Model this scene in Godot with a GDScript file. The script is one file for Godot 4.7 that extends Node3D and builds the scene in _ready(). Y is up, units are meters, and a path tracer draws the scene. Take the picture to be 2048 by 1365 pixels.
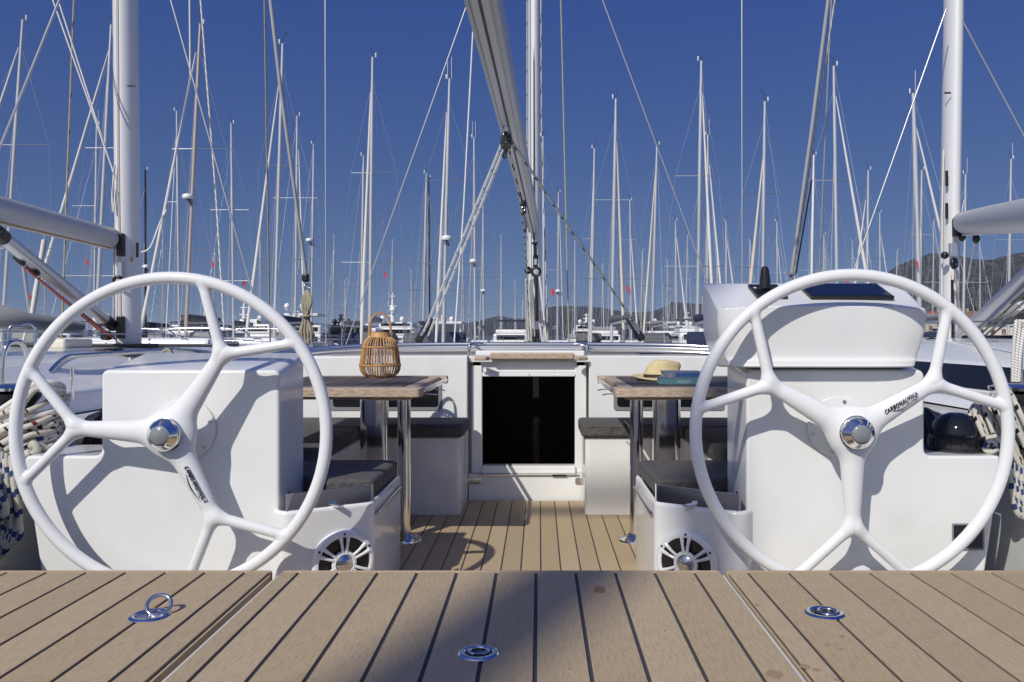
extends Node3D
# A marina seen from the stern of a sailing yacht. Metres, y up; the water lies at y = 0.
# The camera stands at (0, H, 0) and looks along -z; "d" below is the distance in front of it.

const F := 1650.0    # focal length in photograph pixels
const PX := 1078.0   # photograph pixel that lies straight ahead
const PY := 671.0
const H := 2.1       # camera height above the water
const SUN := Vector3(0.60, -1.0, -1.07)   # the way the sunlight travels
const CX := -0.084   # centreline of the yacht we stand on

var M := {}
var used := {}
var rng := RandomNumberGenerator.new()


# ---------------------------------------------------------------- mesh builder
class MB:
	var v := PackedVector3Array()
	var n := PackedVector3Array()
	var uv := PackedVector2Array()

	func tri(a, b, c, na, nb, nc, ua = Vector2.ZERO, ub = Vector2.ZERO, uc = Vector2.ZERO):
		var x = (b - a).cross(c - a)
		if x.length_squared() < 1e-18:
			return
		if x.dot(na + nb + nc) > 0.0:
			v.append_array([a, c, b]); n.append_array([na, nc, nb]); uv.append_array([ua, uc, ub])
		else:
			v.append_array([a, b, c]); n.append_array([na, nb, nc]); uv.append_array([ua, ub, uc])

	func quad(a, b, c, d, na, nb, nc, nd, ua = Vector2.ZERO, ub = Vector2.ZERO, uc = Vector2.ZERO, ud = Vector2.ZERO):
		tri(a, b, c, na, nb, nc, ua, ub, uc)
		tri(a, c, d, na, nc, nd, ua, uc, ud)

	func flat(a, b, c, d, hint):
		var x = (b - a).cross(c - a)
		if x.length_squared() < 1e-16:
			x = (c - a).cross(d - a)
		x = x.normalized()
		if x.dot(hint) < 0.0:
			x = -x
		quad(a, b, c, d, x, x, x, x, Vector2(0, 0), Vector2(1, 0), Vector2(1, 1), Vector2(0, 1))
		return self

	func box(c, s, bs = Basis()):
		var h = s * 0.5
		for ax in 3:
			for sg in [-1.0, 1.0]:
				var nn = Vector3.ZERO; nn[ax] = sg
				var u = Vector3.ZERO; u[(ax + 1) % 3] = 1.0
				var w = Vector3.ZERO; w[(ax + 2) % 3] = 1.0
				var o = nn * h; u *= h; w *= h
				flat(c + bs * (o - u - w), c + bs * (o + u - w), c + bs * (o + u + w), c + bs * (o - u + w), bs * nn)
		return self

	func rbox(c, s, r, k = 2, bs = Basis()):
		var h = s * 0.5
		r = minf(r, minf(h.x, minf(h.y, h.z)) * 0.98)
		var inn = h - Vector3(r, r, r)
		for ax in 3:
			var a1 = (ax + 1) % 3
			var a2 = (ax + 2) % 3
			var l1 = []
			var l2 = []
			for t in k + 1:
				l1.append(-inn[a1] - r * tan(PI / 4 * (k - t) / k)); l2.append(-inn[a2] - r * tan(PI / 4 * (k - t) / k))
			for t in k + 1:
				l1.append(inn[a1] + r * tan(PI / 4 * t / k)); l2.append(inn[a2] + r * tan(PI / 4 * t / k))
			for sg in [-1.0, 1.0]:
				var ps = []
				var ns = []
				for i in l1.size():
					for j in l2.size():
						var q = Vector3.ZERO
						q[ax] = sg * h[ax]; q[a1] = l1[i]; q[a2] = l2[j]
						var e = q.clamp(-inn, inn)
						var nn = (q - e).normalized()
						ps.append(c + bs * (e + nn * r)); ns.append(bs * nn)
				var w = l2.size()
				for i in l1.size() - 1:
					for j in w - 1:
						var p = i * w + j
						quad(ps[p], ps[p + w], ps[p + w + 1], ps[p + 1], ns[p], ns[p + w], ns[p + w + 1], ns[p + 1])
		return self

	func tube(pts, rad, sides = 10, caps = true, vs = 1.0):
		var m = pts.size()
		var rows = []
		var nrm = []
		var len_ = 0.0
		var lens = []
		var t0 = (pts[1] - pts[0]).normalized()
		var up = t0.cross(Vector3.UP if absf(t0.y) < 0.9 else Vector3.RIGHT).normalized()
		for i in m:
			var t = (pts[mini(i + 1, m - 1)] - pts[maxi(i - 1, 0)]).normalized()
			up = (up - t * up.dot(t)).normalized()
			var sd = t.cross(up)
			if i > 0:
				len_ += pts[i].distance_to(pts[i - 1])
			lens.append(len_)
			var r = rad[i] if rad is Array else rad
			var row = []
			var rn = []
			for k in sides + 1:
				var an = TAU * k / sides
				var dr = up * cos(an) + sd * sin(an)
				row.append(pts[i] + dr * r); rn.append(dr)
			rows.append(row); nrm.append(rn)
		for i in m - 1:
			for k in sides:
				var a = float(k) / sides
				var b = float(k + 1) / sides
				quad(rows[i][k], rows[i + 1][k], rows[i + 1][k + 1], rows[i][k + 1], nrm[i][k], nrm[i + 1][k], nrm[i + 1][k + 1], nrm[i][k + 1],
					Vector2(a, lens[i] * vs), Vector2(a, lens[i + 1] * vs), Vector2(b, lens[i + 1] * vs), Vector2(b, lens[i] * vs))
		if caps:
			for e in [0, m - 1]:
				var t = (pts[0] - pts[1]).normalized() if e == 0 else (pts[m - 1] - pts[m - 2]).normalized()
				for k in sides:
					tri(pts[e], rows[e][k], rows[e][k + 1], t, t, t)
		return self

	func torus(c, bs, R, r, segs = 48, sides = 12, a0 = 0.0, a1 = TAU, sq = 1.0):
		for i in segs:
			for k in sides:
				var q = []
				var nn = []
				for e in [[0, 0], [1, 0], [1, 1], [0, 1]]:
					var a = a0 + (a1 - a0) * (i + e[0]) / segs
					var b = TAU * (k + e[1]) / sides
					var rd = Vector3(cos(a), sin(a), 0)
					q.append(c + bs * (rd * (R + r * cos(b)) + Vector3(0, 0, r * sq * sin(b)))); nn.append((bs * (rd * cos(b) + Vector3(0, 0, sin(b)))).normalized())
				quad(q[0], q[1], q[2], q[3], nn[0], nn[1], nn[2], nn[3])
		return self

	# profile of (radius, height) turned about the local y axis
	func lathe(prof, xf, segs = 24, ang = 40.0, a0 = 0.0, a1 = TAU):
		var m = prof.size()
		var sn = []
		for i in m - 1:
			var dv = prof[i + 1] - prof[i]
			sn.append(Vector2(dv.y, -dv.x).normalized())
		var mid = Vector2.ZERO
		for p in prof:
			mid += p / m
		var sgn = 0.0
		for i in m - 1:
			sgn += sn[i].dot((prof[i] + prof[i + 1]) * 0.5 - Vector2(0, mid.y))
		if sgn < 0.0:
			for i in m - 1:
				sn[i] = -sn[i]
		for i in m - 1:
			var na = sn[i]
			var nb = sn[i]
			if i > 0 and rad_to_deg(absf(sn[i].angle_to(sn[i - 1]))) < ang:
				na = (sn[i] + sn[i - 1]).normalized()
			if i < m - 2 and rad_to_deg(absf(sn[i].angle_to(sn[i + 1]))) < ang:
				nb = (sn[i] + sn[i + 1]).normalized()
			for k in segs:
				var q = []
				var nn = []
				for e in [[0, 0], [1, 0], [1, 1], [0, 1]]:
					var a = a0 + (a1 - a0) * (k + e[1]) / segs
					var p = prof[i + e[0]]
					var w = nb if e[0] else na
					q.append(xf * Vector3(cos(a) * p.x, p.y, sin(a) * p.x)); nn.append((xf.basis * Vector3(cos(a) * w.x, w.y, sin(a) * w.x)).normalized())
				quad(q[0], q[1], q[2], q[3], nn[0], nn[1], nn[2], nn[3])
		return self

	func ball(c, r, sc = Vector3.ONE, segs = 14):
		var pr = []
		for i in segs / 2 + 1:
			var a = -PI / 2 + PI * i / (segs / 2)
			pr.append(Vector2(maxf(cos(a), 0.0001) * r, sin(a) * r))
		return lathe(pr, Transform3D(Basis.from_scale(sc), c), segs, 90.0)

	# polygon in the local xy plane, pushed out along local z from 0 to h, with a chamfer at the far end
	func prism(poly, xf, h, bev = 0.0, both = false):
		var m = poly.size()
		var ar = 0.0
		for i in m:
			ar += poly[i].x * poly[(i + 1) % m].y - poly[(i + 1) % m].x * poly[i].y
		var pl = PackedVector2Array(poly)
		if ar < 0:
			pl.reverse()
		var en = []
		for i in m:
			var dv = (pl[(i + 1) % m] - pl[i]).normalized()
			en.append(Vector2(dv.y, -dv.x))
		var ins = PackedVector2Array()
		for i in m:
			var a = en[(i + m - 1) % m]
			var b = en[i]
			var mv = (a + b) / maxf(0.3, 1.0 + a.dot(b))
			ins.append(pl[i] - mv * bev)
		var lv = [[pl, 0.0], [pl, h]]
		if bev > 0.0:
			lv = [[pl, 0.0], [pl, h - bev]]
			for s in [1, 2, 3]:
				var an = PI / 2 * s / 3
				var q = PackedVector2Array()
				for i in m:
					q.append(pl[i].lerp(ins[i], 1.0 - cos(an)))
				lv.append([q, h - bev + bev * sin(an)])
			if both:
				var low = []
				for s in [0, 1, 2]:
					var an = PI / 2 * s / 3
					var q = PackedVector2Array()
					for i in m:
						q.append(ins[i].lerp(pl[i], sin(an)))
					low.append([q, bev - bev * cos(an)])
				lv[0] = [pl, bev]
				lv = low + lv
		for l in lv.size() - 1:
			for i in m:
				var j = (i + 1) % m
				var na = en[i]
				var nb = en[i]
				var pv = en[(i + m - 1) % m]
				var nx = en[j]
				if pv.dot(en[i]) > 0.75:
					na = (pv + en[i]).normalized()
				if nx.dot(en[i]) > 0.75:
					nb = (nx + en[i]).normalized()
				var t = [0.0, 0.0]
				for e in 2:
					var hh = lv[l + e][1]
					if bev > 0.0 and hh > h - bev:
						t[e] = asin(clampf((hh - (h - bev)) / bev, 0, 1))
					elif both and bev > 0.0 and hh < bev:
						t[e] = -asin(clampf((bev - hh) / bev, 0, 1))
				var q = [xf * Vector3(lv[l][0][i].x, lv[l][0][i].y, lv[l][1]), xf * Vector3(lv[l][0][j].x, lv[l][0][j].y, lv[l][1]), xf * Vector3(lv[l + 1][0][j].x, lv[l + 1][0][j].y, lv[l + 1][1]), xf * Vector3(lv[l + 1][0][i].x, lv[l + 1][0][i].y, lv[l + 1][1])]
				var nn = []
				for e in [[na, t[0]], [nb, t[0]], [nb, t[1]], [na, t[1]]]:
					nn.append((xf.basis * Vector3(e[0].x * cos(e[1]), e[0].y * cos(e[1]), sin(e[1]))).normalized())
				quad(q[0], q[1], q[2], q[3], nn[0], nn[1], nn[2], nn[3])
		for e in [[lv[0], -1.0], [lv[lv.size() - 1], 1.0]]:
			var pp = e[0][0]
			var ix = Geometry2D.triangulate_polygon(pp)
			var zz = (xf.basis * Vector3(0, 0, e[1])).normalized()
			for i in range(0, ix.size(), 3):
				tri(xf * Vector3(pp[ix[i]].x, pp[ix[i]].y, e[0][1]), xf * Vector3(pp[ix[i + 1]].x, pp[ix[i + 1]].y, e[0][1]), xf * Vector3(pp[ix[i + 2]].x, pp[ix[i + 2]].y, e[0][1]), zz, zz, zz)
		return self

	# rows of points joined by a smooth skin
	func skin(rows, closed = false, hint = null):
		var a = rows.size()
		var b = rows[0].size()
		var nn = []
		for i in a:
			var r = []
			for j in b:
				var du = rows[mini(i + 1, a - 1)][j] - rows[maxi(i - 1, 0)][j]
				var dv
				if closed:
					dv = rows[i][(j + 1) % b] - rows[i][(j + b - 1) % b]
				else:
					dv = rows[i][mini(j + 1, b - 1)] - rows[i][maxi(j - 1, 0)]
				var x = du.cross(dv)
				x = x.normalized() if x.length() > 1e-9 else Vector3.UP
				if hint != null and x.dot(rows[i][j] - hint) < 0.0:
					x = -x
				r.append(x)
			nn.append(r)
		for i in a - 1:
			for j in (b if closed else b - 1):
				var k = (j + 1) % b
				quad(rows[i][j], rows[i + 1][j], rows[i + 1][k], rows[i][k], nn[i][j], nn[i + 1][j], nn[i + 1][k], nn[i][k], Vector2(float(j) / b, i * 0.1), Vector2(float(j) / b, (i + 1) * 0.1), Vector2((j + 1.0) / b, (i + 1) * 0.1), Vector2((j + 1.0) / b, i * 0.1))
		return self

	func warp(fn):
		for i in v.size():
			var p = v[i]
			var nn = n[i]
			var t1 = nn.cross(Vector3.UP if absf(nn.y) < 0.9 else Vector3.RIGHT).normalized()
			var t2 = nn.cross(t1)
			var q = fn.call(p)
			var x = (fn.call(p + t1 * 0.0005) - q).cross(fn.call(p + t2 * 0.0005) - q)
			v[i] = q
			if x.length_squared() > 1e-20:
				n[i] = x.normalized()
		return self

	func mesh(off, m, col = null):
		var am = ArrayMesh.new()
		var ar = []
		ar.resize(Mesh.ARRAY_MAX)
		var w = v.duplicate()
		for i in w.size():
			w[i] -= off
		ar[Mesh.ARRAY_VERTEX] = w
		ar[Mesh.ARRAY_NORMAL] = n
		ar[Mesh.ARRAY_TEX_UV] = uv
		if col != null:
			ar[Mesh.ARRAY_COLOR] = col
		am.add_surface_from_arrays(Mesh.PRIMITIVE_TRIANGLES, ar)
		am.surface_set_material(0, m)
		return am


# ---------------------------------------------------------------- helpers
func P(px, py, d):   # a photograph pixel at distance d
	return Vector3((px - PX) / F * d, H - (py - PY) / F * d, -d)

func W(x, y, d):     # x to the right, y above the camera's level, distance d
	return Vector3(x, H + y, -d)

func B(xb, y, d):    # the same, x from the yacht's centreline
	return Vector3(xb + CX, H + y, -d)

func lin(r, g, b):
	return Color(r, g, b).linear_to_srgb()

func mat(c, rough = 0.5, metal = 0.0, tex = null, sc = Vector3.ONE, spec = 0.5):
	var m = StandardMaterial3D.new()
	m.albedo_color = c
	m.roughness = rough
	m.metallic = metal
	m.metallic_specular = spec
	if tex:
		m.albedo_texture = tex
		m.uv1_triplanar = true
		m.uv1_world_triplanar = true
		m.uv1_scale = sc
	return m

func noise(freq, stops, size = 512, kind = FastNoiseLite.TYPE_SIMPLEX_SMOOTH, oct = 4, sd = 1, normal = false, bump = 4.0):
	var f = FastNoiseLite.new()
	f.seed = sd
	f.noise_type = kind
	f.frequency = freq
	f.fractal_octaves = oct
	var t = NoiseTexture2D.new()
	t.width = size
	t.height = size
	t.seamless = true
	t.noise = f
	if normal:
		t.as_normal_map = true
		t.bump_strength = bump
	elif stops:
		var g = Gradient.new()
		g.offsets = PackedFloat32Array(stops.map(func(e): return e[0]))
		g.colors = PackedColorArray(stops.map(func(e): return e[1]))
		t.color_ramp = g
	return t

func numbered(called):
	if not used.has(called):
		used[called] = 0
		return called
	used[called] += 1
	return "%s_%03d" % [called, used[called]]

func thing(called, label, category, at, group = ""):
	var o = Node3D.new()
	o.name = numbered(called)
	add_child(o)
	o.position = at
	o.set_meta("label", label)
	o.set_meta("category", category)
	if group:
		o.set_meta("group", group)
	return o

func part(parent, called, mb, m, label = ""):
	var t = parent
	while t != self and t.get_parent() != self:
		t = t.get_parent()
	var o = MeshInstance3D.new()
	o.name = called
	o.mesh = mb.mesh(t.position if t != self else Vector3.ZERO, m)
	parent.add_child(o, true)
	if label:
		o.set_meta("label", label)
	return o

func holder(parent, called):
	var o = Node3D.new()
	o.name = called
	parent.add_child(o, true)
	return o

func structure(called, mb, m, label = "", category = ""):
	var o = part(self, called, mb, m)
	o.set_meta("kind", "structure")
	if label:
		o.set_meta("label", label)
		o.set_meta("category", category)
	return o

func mirror(pts, s):
	return pts.map(func(p): return Vector2(p.x * s + CX, p.y))

func plan_at(y):     # plan polygons of (x, d), pushed up from height y
	return Transform3D(Basis(Vector3(1, 0, 0), Vector3(0, 0, -1), Vector3(0, 1, 0)), Vector3(0, H + y, 0))

func side_at(x):     # side polygons of (d, y), pushed along +x
	return Transform3D(Basis(Vector3(0, 0, -1), Vector3(0, 1, 0), Vector3(1, 0, 0)), Vector3(x, H, 0))

func face_at(d):     # front polygons of (x, y), pushed towards the camera from distance d
	return Transform3D(Basis(), Vector3(0, H, -d))

func rounded(poly, r, k = 4):
	var out = []
	var m = poly.size()
	for i in m:
		var p = poly[i]
		var a = poly[(i + m - 1) % m] - p
		var b = poly[(i + 1) % m] - p
		var rr = r[i] if r is Array else r
		if rr <= 0.0:
			out.append(p)
			continue
		var l = minf(rr, minf(a.length(), b.length()) * 0.48)
		var s = p + a.normalized() * l
		var e = p + b.normalized() * l
		for t in k + 1:
			var u = float(t) / k
			out.append(s * (1 - u) * (1 - u) + p * 2 * u * (1 - u) + e * u * u)
	return out

func curve(pts, per = 6):
	var out = []
	for i in pts.size() - 1:
		var a = pts[maxi(i - 1, 0)]
		var b = pts[i]
		var c = pts[i + 1]
		var e = pts[mini(i + 2, pts.size() - 1)]
		for t in per:
			out.append(b.cubic_interpolate(c, a, e, float(t) / per))
	out.append(pts[pts.size() - 1])
	return out

func line(a, b, r, sides = 6):
	return MB.new().tube([a, b], r, sides)

func rope_tex(fleck, base, width, rows):
	var im = Image.create(32, 64, false, Image.FORMAT_RGB8)
	for y in 64:
		for x in 32:
			var w = 0.80 + 0.20 * absf(sin((x * 0.25 + y * 0.25) * PI)) * absf(sin((x * 0.25 - y * 0.25) * PI))
			if width < 0.0:      # laid rope: three strands twisted round each other
				w = 0.55 + 0.45 * pow(absf(sin((x / 32.0 * 2.0 + y / 64.0 * 4.0) * PI)), 0.5)
			var c = base * w
			for r in rows:
				var cy = r[0] + x * r[2]
				var dy = fposmod(y - cy + 32, 64) - 32
				var dx = fposmod(x - r[1] + 16, 32) - 16
				if absf(dy) < width and absf(dx) < 5.0:
					c = fleck * w
			im.set_pixel(x, y, Color(c.r, c.g, c.b))
	return ImageTexture.create_from_image(im)

func rope_mat(fleck, width, rows, base = Color(0.86, 0.84, 0.78)):
	var m = StandardMaterial3D.new()
	m.albedo_texture = rope_tex(fleck, base, width, rows)
	m.roughness = 0.9
	return m

func text(parent, called, words, at, bs, height, m, slant = 0.0, deep = 0.001):
	var t = TextMesh.new()
	var f = SystemFont.new()
	f.font_names = PackedStringArray(["Droid Sans"])
	f.font_weight = 500
	t.font = f
	t.text = words
	t.font_size = 32
	t.pixel_size = height / 24.0
	t.depth = deep
	t.material = m
	var top = parent
	while top.get_parent() != self:
		top = top.get_parent()
	var o = MeshInstance3D.new()
	o.name = called
	o.mesh = t
	parent.add_child(o, true)
	o.transform = Transform3D(bs * Basis(Vector3(1, 0, 0), Vector3(slant, 1, 0), Vector3(0, 0, 1)), at - top.position)
	return o


# ---------------------------------------------------------------- the scene
func _ready():
	rng.seed = 7
	var cam = Camera3D.new()
	cam.name = "camera"
	cam.projection = Camera3D.PROJECTION_FRUSTUM
	cam.near = 0.05
	cam.far = 30000.0
	cam.size = 0.05 * 1365.0 / F
	cam.frustum_offset = Vector2((1024.0 - PX) / F, -(682.5 - PY) / F) * 0.05
	cam.position = Vector3(0, H, 0)
	add_child(cam)
	cam.current = true

	var env = Environment.new()
	env.background_mode = Environment.BG_SKY
	var sky = PanoramaSkyMaterial.new()
	sky.panorama = clear_sky()
	env.sky = Sky.new()
	env.sky.sky_material = sky
	env.tonemap_mode = Environment.TONE_MAPPER_LINEAR
	env.tonemap_exposure = 1.03
	env.sdfgi_enabled = true
	env.ssao_enabled = true
	env.ssil_enabled = true
	env.fog_enabled = true
	env.fog_density = 0.00005
	env.fog_light_color = lin(0.75, 0.82, 0.95)
	var we = WorldEnvironment.new()
	we.name = "world_environment"
	we.environment = env
	add_child(we)

	var sun = DirectionalLight3D.new()
	sun.name = "sun"
	sun.light_energy = 1.10
	sun.light_angular_distance = 0.5
	sun.light_color = lin(1.0, 0.955, 0.865)
	sun.shadow_enabled = true
	add_child(sun)
	sun.look_at_from_position(Vector3.ZERO, SUN)

	materials()
	setting()
	own_yacht()
	rig()
	lids()
	wheels()
	furniture()
	fittings()
	ropes()
	neighbours()
	fleet()
	motor_yachts()
	shore()


# a cloudless sky: deep blue overhead, paler to the horizon, brighter and whiter towards the sun
# (the indicatrix of the CIE clear sky, 1 + c (e^(d g) - e^(d pi/2)) + e cos^2 g, g the angle from the sun)
func clear_sky():
	var w = 512
	var h = 256
	var im = Image.create(w, h, false, Image.FORMAT_RGBF)
	var to_sun = -SUN.normalized()
	var T = Vector3(0.0150, 0.0525, 0.268)
	var Hz = Vector3(0.122, 0.212, 0.352)
	var f0 = 1.05
	for y in h:
		var el = PI / 2 - PI * (y + 0.5) / h
		for x in w:
			var az = TAU * (x + 0.5) / w        # 0: straight ahead, -z
			var dr = Vector3(sin(az) * cos(el), sin(el), -cos(az) * cos(el))
			if el < 0.0:
				im.set_pixel(x, y, Color(0.075, 0.105, 0.165))
				continue
			var g = acos(clampf(dr.dot(to_sun), -1, 1))
			var f = 1.0 + 10.0 * (exp(-3.0 * g) - exp(-3.0 * PI / 2)) + 0.45 * cos(g) * cos(g)
			var col = Hz.lerp(T, 1.0 - exp(-rad_to_deg(el) / 12.5))
			var k = f / f0
			var wh = clampf((k - 1.0) / 2.5, 0.0, 0.85)
			var lum = col.dot(Vector3(0.21, 0.72, 0.07))
			col = col.lerp(Vector3(lum, lum, lum) * Vector3(1.35, 1.40, 1.55), wh) * k
			im.set_pixel(x, y, Color(col.x, col.y, col.z))
	return ImageTexture.create_from_image(im)


func materials():
	var w1 = Color(1, 1, 1)
	M.gel = mat(lin(0.775, 0.778, 0.765), 0.12, 0.0, noise(0.012, [[0.0, Color(0.965, 0.965, 0.955)], [0.5, w1], [1.0, Color(0.975, 0.98, 0.985)]], 256, FastNoiseLite.TYPE_SIMPLEX_SMOOTH, 4, 3), Vector3(0.7, 0.7, 0.7))
	M.white = mat(lin(0.78, 0.785, 0.785), 0.12)
	M.deckwhite = mat(lin(0.68, 0.68, 0.66), 0.6, 0.0, noise(0.02, [[0.0, Color(0.9, 0.9, 0.88)], [1.0, w1]], 256, FastNoiseLite.TYPE_SIMPLEX_SMOOTH, 5, 4), Vector3(0.8, 0.8, 0.8))
	M.cream = mat(lin(0.70, 0.66, 0.55), 0.5)
	M.chrome = mat(lin(0.74, 0.72, 0.69), 0.10, 1.0)
	M.steel = mat(lin(0.60, 0.60, 0.60), 0.16, 1.0)
	M.brushed = mat(lin(0.74, 0.73, 0.70), 0.24, 1.0)
	M.alu = mat(lin(0.62, 0.63, 0.64), 0.32, 0.75)
	M.spar = mat(lin(0.64, 0.64, 0.64), 0.30, 0.40)
	M.sparpaint = mat(lin(0.72, 0.72, 0.71), 0.28, 0.12)
	M.sparwhite = mat(lin(0.78, 0.78, 0.77), 0.25)
	M.boomgrey = mat(lin(0.50, 0.50, 0.50), 0.4, 0.15)
	M.spargold = mat(lin(0.60, 0.50, 0.43), 0.3, 0.4)
	M.black = mat(lin(0.014, 0.014, 0.015), 0.35)
	M.rubber = mat(lin(0.022, 0.022, 0.024), 0.55, 0.0, noise(0.08, [[0.0, Color(0.7, 0.7, 0.7)], [1.0, w1]], 256, FastNoiseLite.TYPE_SIMPLEX_SMOOTH, 3, 5), Vector3(4, 4, 4))
	M.carbon = mat(lin(0.02, 0.02, 0.022), 0.3)
	M.screen = mat(lin(0.008, 0.010, 0.022), 0.08)
	M.smoked = mat(lin(0.010, 0.011, 0.014), 0.06)
	M.caulk = mat(lin(0.048, 0.050, 0.058), 0.7)
	M.wire = mat(lin(0.55, 0.55, 0.56), 0.35, 0.7)
	M.wiredark = mat(lin(0.16, 0.17, 0.19), 0.5, 0.3)
	M.line = mat(lin(0.70, 0.68, 0.62), 0.85)
	M.sail = mat(lin(0.72, 0.70, 0.66), 0.8)
	M.sailcream = mat(lin(0.66, 0.58, 0.47), 0.8)
	M.cover = mat(lin(0.12, 0.125, 0.13), 0.85)
	M.coverlight = mat(lin(0.26, 0.26, 0.265), 0.85)
	M.covernavy = mat(lin(0.02, 0.03, 0.07), 0.85)
	M.red = mat(lin(0.55, 0.03, 0.045), 0.7)
	M.redrope = mat(lin(0.42, 0.07, 0.05), 0.85)
	M.hullnavy = mat(lin(0.015, 0.02, 0.04), 0.15)
	M.hullgrey = mat(lin(0.22, 0.23, 0.24), 0.2)
	M.letter = mat(lin(0.02, 0.02, 0.022), 0.4)
	M.lettergrey = mat(lin(0.30, 0.31, 0.36), 0.4)
	M.letterwhite = mat(lin(0.75, 0.75, 0.75), 0.6)
	var grain = noise(0.05, [[0.0, Color(0.86, 0.85, 0.83)], [0.35, Color(0.955, 0.95, 0.945)], [0.6, w1], [1.0, Color(0.94, 0.93, 0.92)]], 512, FastNoiseLite.TYPE_SIMPLEX_SMOOTH, 5, 11)
	var bump = noise(0.05, null, 512, FastNoiseLite.TYPE_SIMPLEX_SMOOTH, 5, 11, true, 3.0)
	M.teak = []
	for c in [lin(0.470, 0.362, 0.222), lin(0.440, 0.340, 0.210), lin(0.492, 0.380, 0.236), lin(0.456, 0.348, 0.208)]:
		var m = mat(c, 0.72, 0.0, grain, Vector3(11.0, 11.0, 0.7))
		m.normal_enabled = true
		m.normal_texture = bump
		m.normal_scale = 0.25
		M.teak.append(m)
	M.stain = mat(lin(0.27, 0.165, 0.080), 0.6)
	M.stainpale = mat(lin(0.34, 0.235, 0.135), 0.65)
	var wgrain = noise(0.045, [[0.0, Color(0.45, 0.43, 0.42)], [0.45, Color(0.85, 0.83, 0.80)], [1.0, w1]], 512, FastNoiseLite.TYPE_SIMPLEX_SMOOTH, 5, 21)
	M.tabledark = []
	for c in [lin(0.125, 0.113, 0.107), lin(0.148, 0.132, 0.123), lin(0.108, 0.100, 0.098)]:
		M.tabledark.append(mat(c, 0.75, 0.0, wgrain, Vector3(8, 8, 0.8)))
	M.tableedge = mat(lin(0.62, 0.50, 0.39), 0.7, 0.0, wgrain, Vector3(0.9, 9, 9))
	M.tableside = mat(lin(0.62, 0.50, 0.39), 0.7, 0.0, wgrain, Vector3(9, 9, 0.9))
	var weave = noise(0.4, [[0.0, Color(0.75, 0.75, 0.76)], [1.0, w1]], 256, FastNoiseLite.TYPE_VALUE, 2, 31)
	M.cushion = mat(lin(0.105, 0.100, 0.098), 0.88, 0.0, weave, Vector3(9, 9, 9))
	M.cushion.normal_enabled = true
	M.cushion.normal_texture = noise(0.012, null, 256, FastNoiseLite.TYPE_SIMPLEX_SMOOTH, 4, 32, true, 14.0)
	M.cushion.normal_scale = 0.9
	M.cushion.uv1_scale = Vector3(5, 5, 5)
	M.cushion.rim_enabled = true
	M.cushion.rim = 0.15
	M.piping = mat(lin(0.075, 0.073, 0.072), 0.8)
	M.darkwood = mat(lin(0.24, 0.135, 0.075), 0.35, 0.0, noise(0.04, [[0.0, Color(0.6, 0.55, 0.5)], [1.0, w1]], 256, FastNoiseLite.TYPE_SIMPLEX_SMOOTH, 4, 25), Vector3(6, 0.8, 6))
	M.bark = mat(lin(0.09, 0.065, 0.045), 0.95)
	M.bamboo = []
	for c in [lin(0.50, 0.275, 0.105), lin(0.43, 0.23, 0.080), lin(0.56, 0.32, 0.13)]:
		M.bamboo.append(mat(c, 0.5, 0.0, grain, Vector3(8, 1.5, 8)))
	var straw = noise(0.3, [[0.0, Color(0.62, 0.58, 0.48)], [0.5, Color(0.92, 0.90, 0.84)], [1.0, w1]], 256, FastNoiseLite.TYPE_VALUE, 2, 41)
	M.straw = mat(lin(0.80, 0.69, 0.44), 0.85, 0.0, straw, Vector3(5, 9, 5))
	M.band = mat(lin(0.035, 0.018, 0.012), 0.8)
	M.bookblue = mat(lin(0.09, 0.19, 0.47), 0.4)
	M.bookgrey = mat(lin(0.35, 0.36, 0.40), 0.5)
	M.bookteal = mat(lin(0.15, 0.36, 0.37), 0.5)
	M.paper = mat(lin(0.70, 0.68, 0.60), 0.9)
	M.glass = StandardMaterial3D.new()
	M.glass.albedo_color = Color(0.95, 0.97, 0.97, 0.12)
	M.glass.transparency = BaseMaterial3D.TRANSPARENCY_ALPHA
	M.glass.roughness = 0.03
	M.candle = mat(lin(0.75, 0.70, 0.60), 0.6)
	M.ropeblack = rope_mat(Color(0.08, 0.08, 0.08), 3.0, [[12, 4, 0.5], [44, 20, 0.5]], Color(0.84, 0.82, 0.75))
	M.ropedense = rope_mat(Color(0.04, 0.04, 0.045), 7.0, [[4, 4, 0.6], [20, 16, 0.6], [36, 28, 0.6], [52, 10, 0.6]])
	M.ropeblue = rope_mat(Color(0.17, 0.27, 0.48), 9.0, [[8, 4, 0.3], [14, 12, 0.3], [40, 20, 0.3], [46, 28, 0.3]])
	M.ropered = rope_mat(Color(0.48, 0.07, 0.14), 6.0, [[10, 6, 0.4], [38, 20, 0.4]])
	M.ropegreen = rope_mat(Color(0.30, 0.40, 0.42), 8.0, [[14, 8, 0.4], [46, 24, 0.4]], Color(0.80, 0.83, 0.80))
	M.ropepale = rope_mat(Color(0.62, 0.76, 0.78), 4.0, [[14, 8, 0.4], [46, 24, 0.4]], Color(0.97, 0.97, 0.95))
	M.ropewhite = rope_mat(Color(0.50, 0.50, 0.48), -1.0, [], Color(0.90, 0.89, 0.86))
	M.ropetan = rope_mat(Color(0.34, 0.30, 0.24), 4.0, [[14, 8, 0.4], [46, 24, 0.4]], Color(0.72, 0.68, 0.58))
	M.water = mat(lin(0.012, 0.035, 0.05), 0.08)
	M.water.normal_enabled = true
	M.water.normal_texture = noise(0.02, null, 512, FastNoiseLite.TYPE_SIMPLEX_SMOOTH, 5, 51, true, 6.0)
	M.water.uv1_triplanar = true
	M.water.uv1_world_triplanar = true
	M.water.uv1_scale = Vector3(0.2, 0.2, 0.2)


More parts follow.
